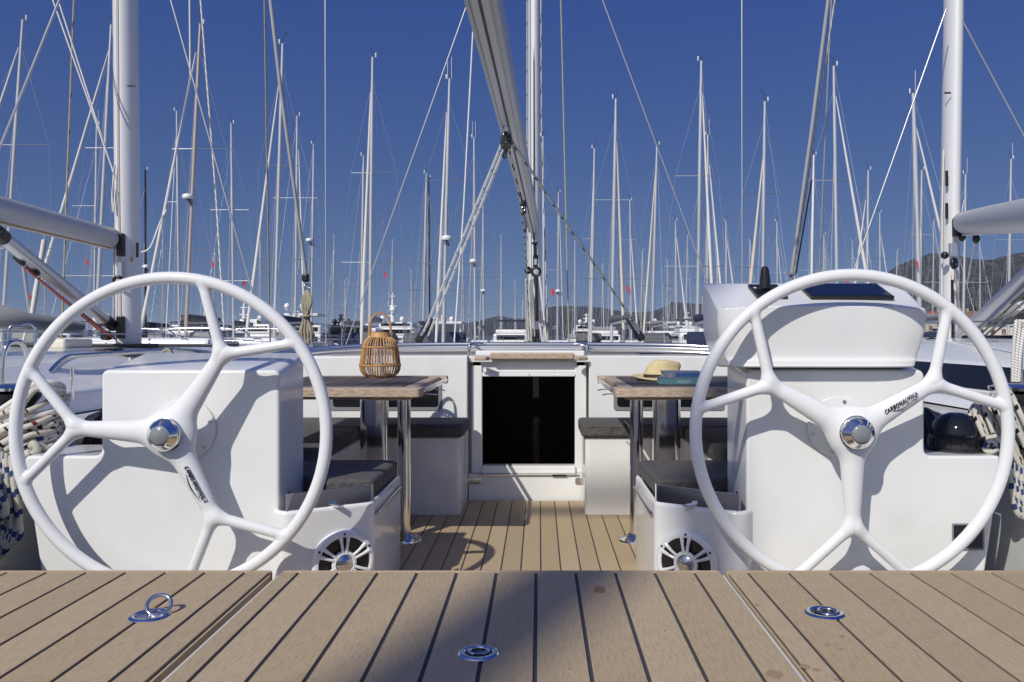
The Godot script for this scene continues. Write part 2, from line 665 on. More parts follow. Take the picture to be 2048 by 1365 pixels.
func setting():
	var mb = MB.new()
	mb.flat(Vector3(-14000, 0, 400), Vector3(14000, 0, 400), Vector3(14000, 0, -14000), Vector3(-14000, 0, -14000), Vector3.UP)
	structure("water", mb, M.water)
	# ridge lines read off the photograph: [pixel x, pixel y of the ridge]
	hill("hills", [[560, 668], [640, 655], [700, 652], [760, 653], [830, 650], [900, 648], [950, 645], [975, 637], [1000, 632], [1030, 638], [1050, 637], [1090, 618], [1110, 612], [1150, 613], [1200, 615], [1250, 624], [1290, 625], [1320, 618], [1345, 604], [1380, 607], [1420, 610], [1500, 612], [1620, 620], [1760, 640]], 5200.0, 5, [lin(0.026, 0.030, 0.032), lin(0.019, 0.023, 0.023), lin(0.038, 0.038, 0.037)])
	hill("mountain", [[1560, 655], [1600, 632], [1640, 618], [1690, 612], [1720, 600], [1755, 560], [1790, 535], [1830, 517], [1862, 507], [1900, 509], [1930, 513], [1960, 520], [1985, 521], [2010, 512], [2048, 504], [2120, 495], [2220, 500], [2380, 540], [2500, 600]], 2600.0, 9, [lin(0.036, 0.037, 0.038), lin(0.026, 0.029, 0.027), lin(0.105, 0.098, 0.096)])
	hill("headland", [[1230, 664], [1270, 655], [1310, 643], [1350, 636], [1395, 628], [1440, 622], [1500, 625], [1580, 640], [1640, 660]], 3900.0, 14, [lin(0.062, 0.050, 0.040), lin(0.028, 0.030, 0.027), lin(0.10, 0.078, 0.058)])
	hill("far_ridge", [[-300, 664], [0, 660], [200, 662], [420, 660], [520, 655], [600, 645], [640, 647], [700, 655], [800, 662], [900, 665]], 8500.0, 21, [lin(0.030, 0.033, 0.036), lin(0.022, 0.026, 0.028), lin(0.040, 0.040, 0.040)])


func hill(called, ridge, dist, sd, cols):
	var fn = FastNoiseLite.new()
	fn.seed = sd
	fn.frequency = 1.0
	fn.fractal_octaves = 5
	var nu = 150
	var nv = 34
	var rows = []
	var x0 = ridge[0][0]
	var x1 = ridge[ridge.size() - 1][0]
	for i in nu + 1:
		var px = lerpf(x0, x1, float(i) / nu)
		var k = 0
		while k < ridge.size() - 2 and ridge[k + 1][0] < px:
			k += 1
		var t = clampf((px - ridge[k][0]) / float(ridge[k + 1][0] - ridge[k][0]), 0, 1)
		var py = lerpf(ridge[k][1], ridge[k + 1][1], t)
		var top = maxf((PY - py) / F * dist + H, 4.0)
		var row = []
		for j in nv + 1:
			var u = float(j) / nv
			var dd = dist * (1.0 - 0.22 + 0.44 * u)     # front foot, ridge at the middle, back foot
			var s = 1.0 - absf(u - 0.5) * 2.0
			var wx = (px - PX) / F * dist
			var sc = 6.0 / dist
			var nz = fn.get_noise_2d(wx * sc * 2.0, dd * sc * 2.0)
			var g = absf(fn.get_noise_2d(wx * sc * 5.0 + 40.0, dd * sc * 1.5))
			var hh = top * pow(s, 0.85) * (1.0 + (nz * 0.35 - g * 0.30) * (1.0 - s) * 2.0)
			if j == nv / 2:
				hh = top * (1.0 + fn.get_noise_1d(px * 0.09) * 0.025)
			row.append(Vector3(wx, maxf(hh, -2.0) if s > 0.0 else -8.0, -dd))
		rows.append(row)
	var mb = MB.new()
	mb.skin(rows, false, null)
	for i in mb.n.size():
		if mb.n[i].y < 0:
			mb.n[i] = -mb.n[i]
	# make the winding agree with the normals
	for i in range(0, mb.v.size(), 3):
		var x = (mb.v[i + 1] - mb.v[i]).cross(mb.v[i + 2] - mb.v[i])
		if x.dot(mb.n[i]) > 0:
			var a = mb.v[i + 1]
			mb.v[i + 1] = mb.v[i + 2]; mb.v[i + 2] = a
			var b = mb.n[i + 1]
			mb.n[i + 1] = mb.n[i + 2]; mb.n[i + 2] = b
	var tex = noise(0.02, [[0.0, cols[1]], [0.40, cols[1]], [0.5, cols[0]], [0.60, cols[0]], [0.66, cols[2]], [1.0, cols[2]]], 1024, FastNoiseLite.TYPE_SIMPLEX_SMOOTH, 7, sd + 60)
	var m = mat(Color(1, 1, 1), 0.95, 0.0, tex, Vector3.ONE * (5.0 / dist), 0.2)
	m.normal_enabled = true
	m.normal_texture = noise(0.03, null, 512, FastNoiseLite.TYPE_SIMPLEX_SMOOTH, 6, sd + 61, true, 12.0)
	structure(called, mb, m)


# ---------------------------------------------------------------- the yacht we stand on
var own

func own_yacht():
	own = thing("sailing_yacht", "white sailing yacht with twin helms and teak cockpit, bow towards the hills", "sailing yacht", Vector3(CX, 0, -7))
	var mb = MB.new()
	var secs = [[0.72, 2.05, -0.44], [2.0, 2.22, -0.44], [4.0, 2.34, -0.44], [7.5, 2.34, -0.43], [11.2, 1.98, -0.40], [14.2, 1.15, -0.36], [16.4, 0.10, -0.30]]
	var rows = []
	for s in secs:
		var r = []
		for k in 13:
			var a = PI * k / 12.0
			r.append(B(-cos(a) * s[1], (s[2] - 0.02) - (H + s[2] + 0.6) * pow(sin(a), 0.45), s[0]))
		rows.append(r)
	mb.skin(rows, false, B(0, -1.0, 7))
	mb.flat(rows[0][0], rows[0][4], rows[0][8], rows[0][12], Vector3(0, 0, 1))
	part(own, "hull", mb, M.gel)
	for s in [-1.0, 1.0]:
		part(own, "side_deck", MB.new().prism(mirror([Vector2(2.02, 0.74), Vector2(2.05, 0.74), Vector2(2.32, 4.0), Vector2(2.33, 4.59), Vector2(2.02, 4.59)], s), plan_at(-0.49), 0.06), M.deckwhite)
	part(own, "foredeck", MB.new().prism(mirror([Vector2(-1.12, 12.2), Vector2(1.12, 12.2), Vector2(1.74, 12.2), Vector2(1.13, 14.2), Vector2(0.1, 16.38), Vector2(-0.1, 16.38), Vector2(-1.13, 14.2), Vector2(-1.74, 12.2)], 1.0), plan_at(-0.49), 0.07), M.deckwhite)
	for s in [-1.0, 1.0]:
		part(own, "side_deck", MB.new().prism(mirror([Vector2(1.74, 4.67), Vector2(2.33, 4.60), Vector2(2.33, 7.5), Vector2(1.97, 11.2), Vector2(1.74, 12.2), Vector2(1.05, 12.2), Vector2(1.5, 9.0)], s), plan_at(-0.49), 0.066), M.deckwhite)
	for s in [-1.0, 1.0]:
		part(own, "coaming", MB.new().rbox(B(1.89 * s, -0.66, 2.87), Vector3(0.34, 0.60, 3.44), 0.05), M.gel)
	part(own, "stern_locker", MB.new().rbox(B(0, -0.73, 1.15), Vector3(3.2, 0.44, 0.93), 0.02), M.gel)

	# cockpit sole: planks with caulked joints
	var sole = part(own, "cockpit_sole", MB.new().box(W(CX, -0.945, 3.1), Vector3(3.5, 0.045, 2.98)), M.caulk)
	var x = 0.0076 - 0.0785 * 12
	var k = 0
	while x < 0.85:
		part(sole, "plank", MB.new().rbox(W(x + 0.03925, -0.9275, 3.1), Vector3(0.0732, 0.015, 2.98), 0.002, 1), M.teak[(k * 7 + 3) % 4])
		x += 0.0785
		k += 1

	# helm consoles
	for s in [-1.0, 1.0]:
		var poly = mirror(rounded([Vector2(0.754, -0.93), Vector2(0.754, -0.112), Vector2(1.329, -0.112), Vector2(1.329, -0.389), Vector2(1.581, -0.389), Vector2(1.50, -0.93)], [0.0, 0.024, 0.024, 0.025, 0.024, 0.0], 6), s)
		mb = MB.new().prism(poly, face_at(2.93), 0.27, 0.011)
		mb.warp(func(p): return Vector3(p.x, p.y + (0.05 * clampf((-p.z - 2.67) / 0.26, 0, 1) * clampf((p.y - (H - 0.2)) / 0.09, 0, 1)), p.z))
		var c = part(own, "helm_console", mb, M.gel)
		# settee bases
		part(own, "seat_base", MB.new().prism(mirror(rounded([Vector2(0.471, 2.765), Vector2(0.471, 3.31), Vector2(1.32, 3.31), Vector2(1.32, 2.70), Vector2(0.80, 2.70), Vector2(0.735, 2.60)], [0.02, 0.012, 0.0, 0.0, 0.0, 0.05], 5), s), plan_at(-0.93), 0.37, 0.012), M.gel)
		part(own, "seat_base", MB.new().prism(mirror(rounded([Vector2(0.32, 4.23), Vector2(0.815, 4.23), Vector2(0.815, 3.32), Vector2(1.64, 3.32), Vector2(1.64, 4.60), Vector2(0.32, 4.60)], [0.03, 0.03, 0.02, 0.0, 0.0, 0.0], 5), s), plan_at(-0.93), 0.407, 0.012), M.gel)
		part(own, "locker_rail", MB.new().tube(curve([B(0.470 * s, -0.605, 2.80), B(0.462 * s, -0.602, 2.83), B(0.462 * s, -0.602, 3.24), B(0.470 * s, -0.605, 3.27)], 4), 0.006, 8), M.steel)
		# cabin bulkhead beside the companionway
		var xi = 0.315 if s < 0 else 0.363
		mb = MB.new().prism(mirror([Vector2(xi, -0.93), Vector2(xi, -0.113), Vector2(0.9, -0.116), Vector2(1.4, -0.124), Vector2(1.72, -0.15), Vector2(1.78, -0.5), Vector2(1.78, -0.93)], s), face_at(4.66), 0.06, 0.008)
		var bh = part(own, "bulkhead", mb, M.gel)
		var pl = [0.477, 1.065] if s < 0 else [0.52, 1.10]
		for w in [[0.02, 0.0, M.hullgrey, 0.004], [0.0, 0.016, M.smoked, 0.006]]:
			var q = mirror(rounded([Vector2(pl[0] - w[0], -0.40 - w[0]), Vector2(pl[1] + w[0], -0.40 - w[0]), Vector2(pl[1] + w[0], -0.26 + w[0]), Vector2(pl[0] - w[0], -0.26 + w[0])], 0.02), s)
			part(bh, "portlight_frame" if w[0] > 0 else "portlight_glass", MB.new().prism(q, face_at(4.602), w[3] + 0.003, 0.002), w[2])
		part(own, "coachroof_side", MB.new().prism(mirror([Vector2(1.70, 4.66), Vector2(1.78, 4.66), Vector2(1.55, 9.0), Vector2(1.02, 12.6), Vector2(0.0, 14.0), Vector2(0.0, 13.9), Vector2(0.96, 12.55), Vector2(1.47, 8.98)], s), plan_at(-0.45), 0.31), M.gel)
	part(own, "coachroof", MB.new().prism(mirror([Vector2(-1.72, 4.64), Vector2(1.72, 4.64), Vector2(1.50, 9.0), Vector2(0.98, 12.6), Vector2(0.2, 13.9), Vector2(-0.2, 13.9), Vector2(-0.98, 12.6), Vector2(-1.50, 9.0)], 1.0), plan_at(-0.15), 0.034, 0.012), M.deckwhite)

	# companionway
	var cw = part(own, "companionway", MB.new().box(W(-0.06, -0.855, 4.655), Vector3(0.668, 0.15, 0.07)), M.gel)
	part(cw, "jamb", MB.new().rbox(W(-0.352, -0.475, 4.69), Vector3(0.062, 0.61, 0.06), 0.008), M.gel)
	part(cw, "jamb", MB.new().rbox(W(0.236, -0.475, 4.69), Vector3(0.066, 0.61, 0.06), 0.008), M.gel)
	part(cw, "lintel", MB.new().rbox(W(-0.058, -0.176, 4.70), Vector3(0.55, 0.07, 0.05), 0.006), M.gel)
	part(cw, "lintel", MB.new().rbox(W(-0.058, -0.222, 4.668), Vector3(0.524, 0.022, 0.03), 0.004), M.white)
	part(cw, "sill", MB.new().rbox(W(-0.058, -0.757, 4.68), Vector3(0.53, 0.044, 0.08), 0.008), M.gel)
	part(cw, "sill_track", MB.new().box(W(-0.055, -0.784, 4.622), Vector3(0.56, 0.008, 0.02)), M.steel)
	part(cw, "lock_plate", MB.new().box(W(0.115, -0.784, 4.612), Vector3(0.08, 0.010, 0.012)), M.black)
	part(cw, "hatch_trim", MB.new().rbox(W(-0.040, -0.117, 4.635), Vector3(0.470, 0.036, 0.06), 0.008), M.tableedge)
	part(cw, "hatch_trim", MB.new().rbox(W(-0.315, -0.128, 4.57), Vector3(0.075, 0.022, 0.05), 0.006, 2, Basis(Vector3.UP, -0.5)), M.tableedge)
	part(cw, "hatch_trim", MB.new().rbox(W(0.232, -0.128, 4.57), Vector3(0.065, 0.022, 0.05), 0.006, 2, Basis(Vector3.UP, 0.5)), M.tableedge)
	part(cw, "sliding_hatch", MB.new().rbox(W(-0.05, -0.102, 5.15), Vector3(0.62, 0.03, 0.95), 0.01), M.gel)
	part(cw, "recess", MB.new().box(W(-0.425, -0.55, 4.715), Vector3(0.10, 0.84, 0.02)), M.gel)
	part(cw, "recess", MB.new().box(W(0.31, -0.55, 4.715), Vector3(0.10, 0.84, 0.02)), M.gel)
	for xx in [-0.36, -0.055, 0.2]:
		part(cw, "screw", MB.new().ball(W(xx * 0.62 - 0.02, -0.222, 4.652), 0.004), M.chrome)
	for s in [-1.0, 1.0]:
		var hx = -0.06 + 0.305 * s
		var hg = part(cw, "hinge", MB.new().rbox(W(hx, -0.815, 4.615), Vector3(0.085, 0.034, 0.012), 0.005), M.chrome)
		part(hg, "hinge_pin", line(W(hx, -0.815, 4.60), W(hx + 0.085 * s, -0.815, 4.60), 0.006, 8), M.chrome)
		# grab handles on the coachroof edge
		var gx = -0.06 + 0.335 * s
		part(own, "grab_handle", MB.new().tube(curve([W(gx, -0.115, 4.68), W(gx, -0.068, 4.68), W(gx - 0.012 * s, -0.054, 4.71), W(gx - 0.055 * s, -0.054, 4.9), W(gx - 0.06 * s, -0.115, 4.93)], 4), 0.011, 10), M.chrome)
	var ci = MB.new()
	var a0 = W(-0.9, -2.0, 4.73); var a1 = W(0.8, -2.0, 4.73); var a2 = W(0.8, -2.0, 7.6); var a3 = W(-0.9, -2.0, 7.6)
	var up = Vector3(0, 1.83, 0)
	ci.flat(a0, a1, a2, a3, Vector3.UP); ci.flat(a0, a3, a3 + up, a0 + up, Vector3.RIGHT); ci.flat(a1, a2, a2 + up, a1 + up, Vector3.LEFT); ci.flat(a3, a2, a2 + up, a3 + up, Vector3.BACK)
	ci.flat(a0 + up, a1 + up, a2 + up, a3 + up, Vector3.DOWN)
	var cab = part(own, "cabin", ci, M.darkwood)
	part(cab, "cabin_post", MB.new().rbox(W(-0.02, -0.30, 5.4), Vector3(0.045, 0.22, 0.045), 0.006), M.hullgrey)
	part(cab, "cabin_post", MB.new().rbox(W(-0.02, -1.0, 5.6), Vector3(0.05, 0.9, 0.05), 0.006), M.darkwood)

	# folded sprayhood frame of polished tubes lying on the coachroof
	for t in [[0.0, 4.80, -0.070, 0.0125], [0.0, 4.86, -0.090, 0.011], [0.0, 4.92, -0.052, 0.012]]:
		var pts = []
		for i in 25:
			var u = -1.0 + i / 12.0
			pts.append(B(u * 1.46, t[2] - 0.055 * pow(absf(u), 6.0) - 0.012 * u * u, t[1] - 0.35 * pow(absf(u), 4.0)))
		part(own, "sprayhood_tube", MB.new().tube(pts, t[3], 12), M.brushed)
	part(own, "sprayhood_cloth", MB.new().tube(curve([B(-1.42, -0.125, 4.75), B(-1.2, -0.105, 5.0), B(0, -0.100, 5.10), B(1.2, -0.105, 5.0), B(1.42, -0.125, 4.75)], 8), 0.016, 8), M.coverlight)


# the mast stands well forward: rig points are set out at K times the first estimate of their distance
const K := 1.18

func R(px, py, d):
	return P(px, py, d * K)

func S(x, y, d):
	return W(x * K, y * K, d * K)

func rig():
	var mx = -0.06
	var mr = MB.new()
	# mast: oval extrusion with a sail track
	var rows = []
	for yy in [-0.11, 6.0, 12.0, 18.0]:
		var r = []
		for k in 20:
			var a = TAU * k / 20
			r.append(S(mx + cos(a) * 0.074, yy, 10.0 + sin(a) * 0.12 - yy * 0.01))
		rows.append(r)
	mr.skin(rows, true)
	var c = S(mx, 0, 10)
	for i in mr.n.size():
		var hd = mr.v[i] - c; hd.y = 0
		if mr.n[i].dot(hd) < 0: mr.n[i] = -mr.n[i]
	var fx = MB.new()
	for i in range(0, mr.v.size(), 3):
		fx.tri(mr.v[i], mr.v[i + 1], mr.v[i + 2], mr.n[i], mr.n[i + 1], mr.n[i + 2])
	var mast = part(own, "mast", fx, M.sparpaint)
	part(mast, "sail_track", MB.new().box(S(mx, 9.0, 9.86), Vector3(0.018, 21.0, 0.03)), M.black)
	part(mast, "mast_collar", MB.new().lathe([Vector2(0.19, 0), Vector2(0.19, 0.025), Vector2(0.11, 0.06)], Transform3D(Basis(), S(mx, -0.116, 10.0)), 20), M.black)
	for s in [-1.0, 1.0]:
		part(own, "spreader", line(S(mx, 7.0, 10), S(mx + s * 2.55, 7.15, 10.3), 0.03, 6), M.spar)
		# cap shrouds drop almost plumb from the spreader ends, lowers slant in to the mast
		var capx = [650.0, 651.5] if s < 0 else [1484.0, 1484.5]
		part(own, "cap_shroud", MB.new().tube([S(mx + s * 2.55, 7.15, 10.3), R(capx[0], 0, 10.2), R(capx[1], 640, 10.0), R(capx[1], 735, 10.0)], 0.010, 6), M.wire)
		part(own, "lower_shroud", line(S(mx + s * 0.02, 6.24, 10.0), (R(688, 700, 10.0) if s < 0 else R(1466, 700, 10.0)), 0.010, 6), M.wire)
	part(own, "flag_halyard", MB.new().tube([R(1118, -160, 10), R(1130, 350, 10), R(1138, 690, 10)], 0.012, 6, true, 3.0), M.ropetan)
	part(own, "flag_halyard", MB.new().tube([R(948, 20, 10), R(927, 420, 10), R(908, 690, 10)], 0.012, 6, true, 3.0), M.ropepale)
	part(own, "halyard", MB.new().tube([R(1054, -200, 9.8), R(1054, 250, 9.8), R(1056, 690, 9.8)], 0.009, 6, true, 3.0), M.ropeblack)
	part(own, "halyard", MB.new().tube([R(1081, -200, 9.8), R(1083, 250, 9.8), R(1096, 690, 9.8)], 0.010, 6, true, 3.0), M.ropedense)
	part(own, "halyard", line(R(1071, 480, 9.7), R(1094, 690, 9.8), 0.014), M.line)
	part(own, "halyard", line(R(1065, 560, 9.7), R(1086, 690, 9.8), 0.014), M.line)

	# boom overhead, its underside grooved
	var ba = S(-0.216, 1.20, 2.85)
	var bb = S(-0.066, 1.22, 9.82)
	var ax = (bb - ba).normalized()
	var sd = ax.cross(Vector3.UP).normalized()
	var uu = sd.cross(ax)
	var poly = rounded([Vector2(-0.073, 0), Vector2(0.073, 0), Vector2(0.083, 0.14), Vector2(0.047, 0.25), Vector2(-0.047, 0.25), Vector2(-0.083, 0.14)], 0.04, 4)
	var boom = part(own, "boom", MB.new().prism(poly, Transform3D(Basis(sd, uu, sd.cross(uu)), ba if sd.cross(uu).dot(ax) > 0 else bb), ba.distance_to(bb)), M.boomgrey)
	part(boom, "boom_groove", MB.new().box(ba.lerp(bb, 0.5) - uu * 0.0015 , Vector3(0.012, 0.006, ba.distance_to(bb)), Basis(sd, uu, sd.cross(uu))), M.caulk)
	for e in [[0.0, -0.046], [0.0, 0.046]]:
		part(boom, "boom_rib", MB.new().box(ba.lerp(bb, 0.5) + sd * e[1] - uu * 0.001, Vector3(0.004, 0.004, ba.distance_to(bb)), Basis(sd, uu, sd.cross(uu))), M.hullgrey)
	part(boom, "reef_line", MB.new().tube(curve([R(1018, 300, 4.6), R(1040, 400, 5.6), R(1052, 520, 7.8), R(1056, 600, 9.0), R(1060, 690, 9.8)], 5), 0.008, 6, true, 3.0), M.ropedense)

	# mainsheet block
	var bc = R(1012, 283, 4.75)
	var blk = part(own, "mainsheet_block", MB.new().prism(rounded([Vector2(-0.022, 0.062), Vector2(0.022, 0.062), Vector2(0.040, 0.0), Vector2(0.034, -0.05), Vector2(0.0, -0.068), Vector2(-0.034, -0.05), Vector2(-0.040, 0.0)], 0.025), Transform3D(Basis(), bc - Vector3(0, 0, 0.02)), 0.04, 0.008, true), M.black)
	for q in [[-0.016, 0.045], [0.016, 0.045], [-0.02, 0.01], [0.024, 0.012], [0.0, -0.01], [-0.02, -0.03], [0.02, -0.03]]:
		part(blk, "rivet", MB.new().ball(bc + Vector3(q[0], q[1], 0.021), 0.0055 if q[0] != 0.0 else 0.010, Vector3(1, 1, 0.4), 8), M.steel)
	part(blk, "becket", MB.new().tube(curve([bc + Vector3(-0.01, -0.06, 0), bc + Vector3(-0.02, -0.10, 0), bc + Vector3(-0.005, -0.11, 0), bc + Vector3(0.005, -0.06, 0)], 3), 0.008, 6), M.black)
	part(blk, "shackle", MB.new().torus(bc + Vector3(0, 0.085, 0), Basis(Vector3.UP, 0.6), 0.022, 0.006, 16, 6), M.steel)
	part(blk, "shackle", MB.new().torus(bc + Vector3(-0.003, 0.125, 0), Basis(Vector3.UP, -0.9), 0.022, 0.006, 16, 6), M.steel)
	part(blk, "strop", line(bc + Vector3(-0.004, 0.14, 0), bc + Vector3(-0.012, 0.21, -0.02), 0.012), M.hullgrey)
	part(own, "mainsheet", MB.new().tube([bc + Vector3(-0.028, -0.02, 0), R(846, 668, 6.5)], 0.0115, 8, true, 5.0), M.ropepale)
	part(own, "mainsheet", MB.new().tube([bc + Vector3(-0.01, -0.05, 0.01), R(856, 672, 6.5)], 0.0115, 8, true, 5.0), M.ropepale)
	part(own, "mainsheet", MB.new().tube([bc + Vector3(0.045, 0.0, -0.05), R(1128, 440, 5.6), R(1285, 668, 6.5)], 0.0105, 8, true, 5.0), M.ropegreen)
	for q in [[845, 668, -1.0], [1275, 664, 1.0]]:
		var f0 = R(q[0], q[1], 6.5)
		var cl = part(own, "mainsheet_fairlead", MB.new().rbox(f0 + Vector3(0.02 * q[2] * -1, 0.03, 0), Vector3(0.07, 0.26, 0.08), 0.02, 2, Basis(Vector3(0, 0, 1), 0.55 * q[2])), M.black)
		part(cl, "fairlead_foot", MB.new().rbox(Vector3(f0.x + 0.03 * q[2], H - 0.095, f0.z), Vector3(0.12, 0.05, 0.12), 0.01), M.black)
		part(cl, "cheek_plate", MB.new().rbox(f0 + Vector3(0.03 * q[2] * -1, 0.05, 0.045), Vector3(0.025, 0.16, 0.008), 0.004, 2, Basis(Vector3(0, 0, 1), 0.55 * q[2])), M.steel)
	# tackle under the boom
	var t1 = R(1047, 415, 6.35)
	var bk = part(own, "reefing_block", MB.new().rbox(t1, Vector3(0.05, 0.13, 0.04), 0.02), M.black)
	part(bk, "sheave", MB.new().torus(t1 + Vector3(0, -0.015, 0.018), Basis(), 0.018, 0.006, 14, 6), M.steel)
	part(own, "reefing_line", line(R(1040, 385, 6.2), t1, 0.008), M.black)
	part(own, "reefing_line", MB.new().tube(curve([t1 + Vector3(0, -0.06, 0), R(1053, 450, 6.8), R(1050, 465, 6.9), R(1046, 450, 6.8)], 3), 0.008, 6), M.black)
	# rod kicker with its hardware at the mast
	var kt = R(1070, 490, 8.6)
	var kicker = part(own, "rod_kicker", MB.new().tube([kt, R(1073, 560, 9.2), R(1074, 640, 9.75)], [0.022, 0.022, 0.03], 10), M.black)
	part(kicker, "kicker_head", MB.new().rbox(kt + Vector3(0, 0.02, 0), Vector3(0.075, 0.025, 0.06), 0.006), M.black)
	part(kicker, "kicker_body", MB.new().rbox(R(1071, 527, 8.8), Vector3(0.065, 0.21, 0.06), 0.008), M.black)
	part(kicker, "kicker_label", MB.new().box(R(1071, 524, 8.765), Vector3(0.034, 0.075, 0.004)), M.alu)
	part(kicker, "sheave", MB.new().lathe([Vector2(0.001, 0.0), Vector2(0.035, 0.0), Vector2(0.035, 0.01), Vector2(0.001, 0.012)], Transform3D(Basis(Vector3.RIGHT, PI / 2), R(1072, 544, 8.75)), 16), M.alu)
	part(kicker, "sheave_cheek", MB.new().torus(R(1072, 544, 8.76), Basis(), 0.052, 0.018, 18, 8), M.black)
	part(own, "kicker_block", MB.new().torus(R(1056, 541, 8.8), Basis(Vector3.UP, 0.5), 0.03, 0.02, 14, 8), M.black)
	for q in [[1052, 560, 1054, 690], [1060, 560, 1064, 690], [1064, 560, 1070, 690]]:
		part(own, "kicker_line", line(R(q[0], q[1], 8.9), R(q[2], q[3], 9.7), 0.012, 6), M.line)
	part(own, "mast_foot_block", MB.new().rbox(R(1068, 672, 9.6), Vector3(0.05, 0.20, 0.05), 0.015), M.black)
	part(own, "mast_foot_block", MB.new().rbox(R(1075, 676, 9.6), Vector3(0.05, 0.24, 0.05), 0.015), M.black)
	part(own, "burgee", MB.new().skin([[R(1054, 610, 9.72), R(1057, 650, 9.74), R(1057, 680, 9.72)], [R(1060, 605, 9.76), R(1062, 650, 9.72), R(1064, 672, 9.75)]]), M.sail)


# ---------------------------------------------------------------- teak lids in front
func lids():
	var labels = ["teak locker lid with its pull ring standing open", "wide teak lid in the middle with a chrome flush pull", "teak locker lid with flush chrome pull and brown scuffs"]
	var spec = [[-1.62, -0.533, -0.583, -0.0785, 16], [-0.513, 0.362, -0.476, 0.0784, 12], [0.373, 1.52, 0.414, 0.0803, 16]]
	for k in 3:
		var s = spec[k]
		var t = thing("locker_lid", labels[k], "lid", W((s[0] + s[1]) / 2, -0.505, 1.3), "teak lids over the stern lockers")
		var d0 = 0.86
		var d1 = 1.652
		var rr = [0.0, 0.0, 0.035, 0.035]
		part(t, "lid_board", MB.new().prism(rounded([Vector2(s[0], d0), Vector2(s[1], d0), Vector2(s[1], d1), Vector2(s[0], d1)], rr, 5), plan_at(-0.504), 0.031, 0.006), M.caulk)
		var xs = [s[0] + 0.003]
		for i in s[4]:
			var x = s[2] + s[3] * i
			if x > s[0] + 0.02 and x < s[1] - 0.02:
				xs.append(x)
		xs.append(s[1] - 0.003)
		xs.sort()
		for i in xs.size() - 1:
			var a = xs[i] + (0.003 if i > 0 else 0.0)
			var b = xs[i + 1] - (0.003 if i < xs.size() - 2 else 0.0)
			var cr = [0.0, 0.0, 0.0, 0.0]
			var pp = [Vector2(a, d0), Vector2(b, d0), Vector2(b, d1 - 0.014), Vector2(a, d1 - 0.014)]
			part(t, "plank", MB.new().prism(rounded(pp, cr), plan_at(-0.4745), 0.0045, 0.0012), M.teak[(i * 5 + k) % 4])
		# the board that closes the plank ends, with the rounded nosing
		part(t, "nosing", MB.new().prism(rounded([Vector2(s[0] + 0.0, d1 - 0.0138), Vector2(s[1], d1 - 0.0138), Vector2(s[1], d1 + 0.002), Vector2(s[0], d1 + 0.002)], [0.0, 0.0, 0.012, 0.012], 4), plan_at(-0.500), 0.0298, 0.006), M.teak[(k + 1) % 4])
		for e in [s[0] - 0.0035, s[1] - 0.0005]:
			part(t, "edge_strip", MB.new().box(W(e + 0.002, -0.488, (d0 + d1) / 2 - 0.01), Vector3(0.004, 0.028, d1 - d0 - 0.03)), M.teak[0] if k != 1 else M.deckwhite)
		var c = [Vector2(-0.652, 1.382), Vector2(-0.0894, 1.219), Vector2(0.4836, 1.395)][k]
		var r = [0.034, 0.0305, 0.034][k]
		var o = W(c.x, -0.4705, c.y)
		var pull = part(t, "flush_pull", MB.new().lathe([Vector2(r * 0.62, -0.012), Vector2(r * 0.66, 0.0015), Vector2(r * 0.74, 0.0040), Vector2(r * 0.93, 0.0032), Vector2(r, 0.0002)], Transform3D(Basis(), o), 36, 60), M.chrome)
		part(pull, "pull_cup", MB.new().lathe([Vector2(0.0005, 0.0008), Vector2(r * 0.64, 0.0010)], Transform3D(Basis(), o), 28), M.steel if k == 0 else M.black)
		if k == 0:
			var bs = Basis(Vector3.UP, 0.30) * Basis(Vector3.RIGHT, -0.80)
			part(pull, "pull_ring", MB.new().torus(o + Vector3(0.010, 0.0145, -0.011), bs, 0.0190, 0.0034, 36, 10), M.chrome)
			part(pull, "ring_hinge", MB.new().rbox(o + Vector3(0.012, 0.002, -0.002), Vector3(0.03, 0.006, 0.010), 0.003, 2, Basis(Vector3.UP, 0.35)), M.chrome)
		else:
			var off = Vector3(0.0, 0.0022, -0.004) if k == 1 else Vector3(0.006, 0.0022, -0.001)
			part(pull, "pull_ring", MB.new().torus(o + off, Basis(Vector3.RIGHT, PI / 2), r * 0.46, r * 0.10, 30, 8), M.chrome)
			part(pull, "ring_hinge", MB.new().rbox(o + (Vector3(0, 0.002, 0.011) if k == 1 else Vector3(-0.012, 0.002, 0.002)), Vector3(0.014, 0.005, 0.007) if k == 1 else Vector3(0.008, 0.005, 0.014), 0.002), M.black)
		# stains and drips on the wood
		var st = [[], [[1199, 1181, 13, 0], [1549, 1350, 18, 1], [1330, 1262, 2, 0], [1139, 1338, 2, 0], [1448, 1193, 3, 1]], [[1609, 1334, 11, 1], [1633, 1341, 8, 1], [1674, 1361, 6, 1], [1685, 1274, 3, 0], [1655, 1290, 5, 1], [1683, 1300, 5, 1], [1668, 1310, 4, 1], [1515, 1211, 6, 1]]][k]
		for q in st:
			var d = 0.47 * F / (q[1] - PY)
			var cc = Vector2((q[0] - PX) / F * d, d)
			var rad = q[2] / F * d
			var poly = []
			for i in 14:
				var an = TAU * i / 14
				var w = rad * (0.75 + 0.35 * rng.randf())
				poly.append(cc + Vector2(cos(an) * w, sin(an) * w * (1.9 if q[3] == 0 else 1.2)))
			part(t, "stain", MB.new().prism(poly, plan_at(-0.4699), 0.0003), M.stain if q[3] == 0 else M.stainpale)


# ---------------------------------------------------------------- steering wheels
func smin(a, b, k):
	var h = maxf(k - absf(a - b), 0.0) / k
	return minf(a, b) - h * h * k * 0.25

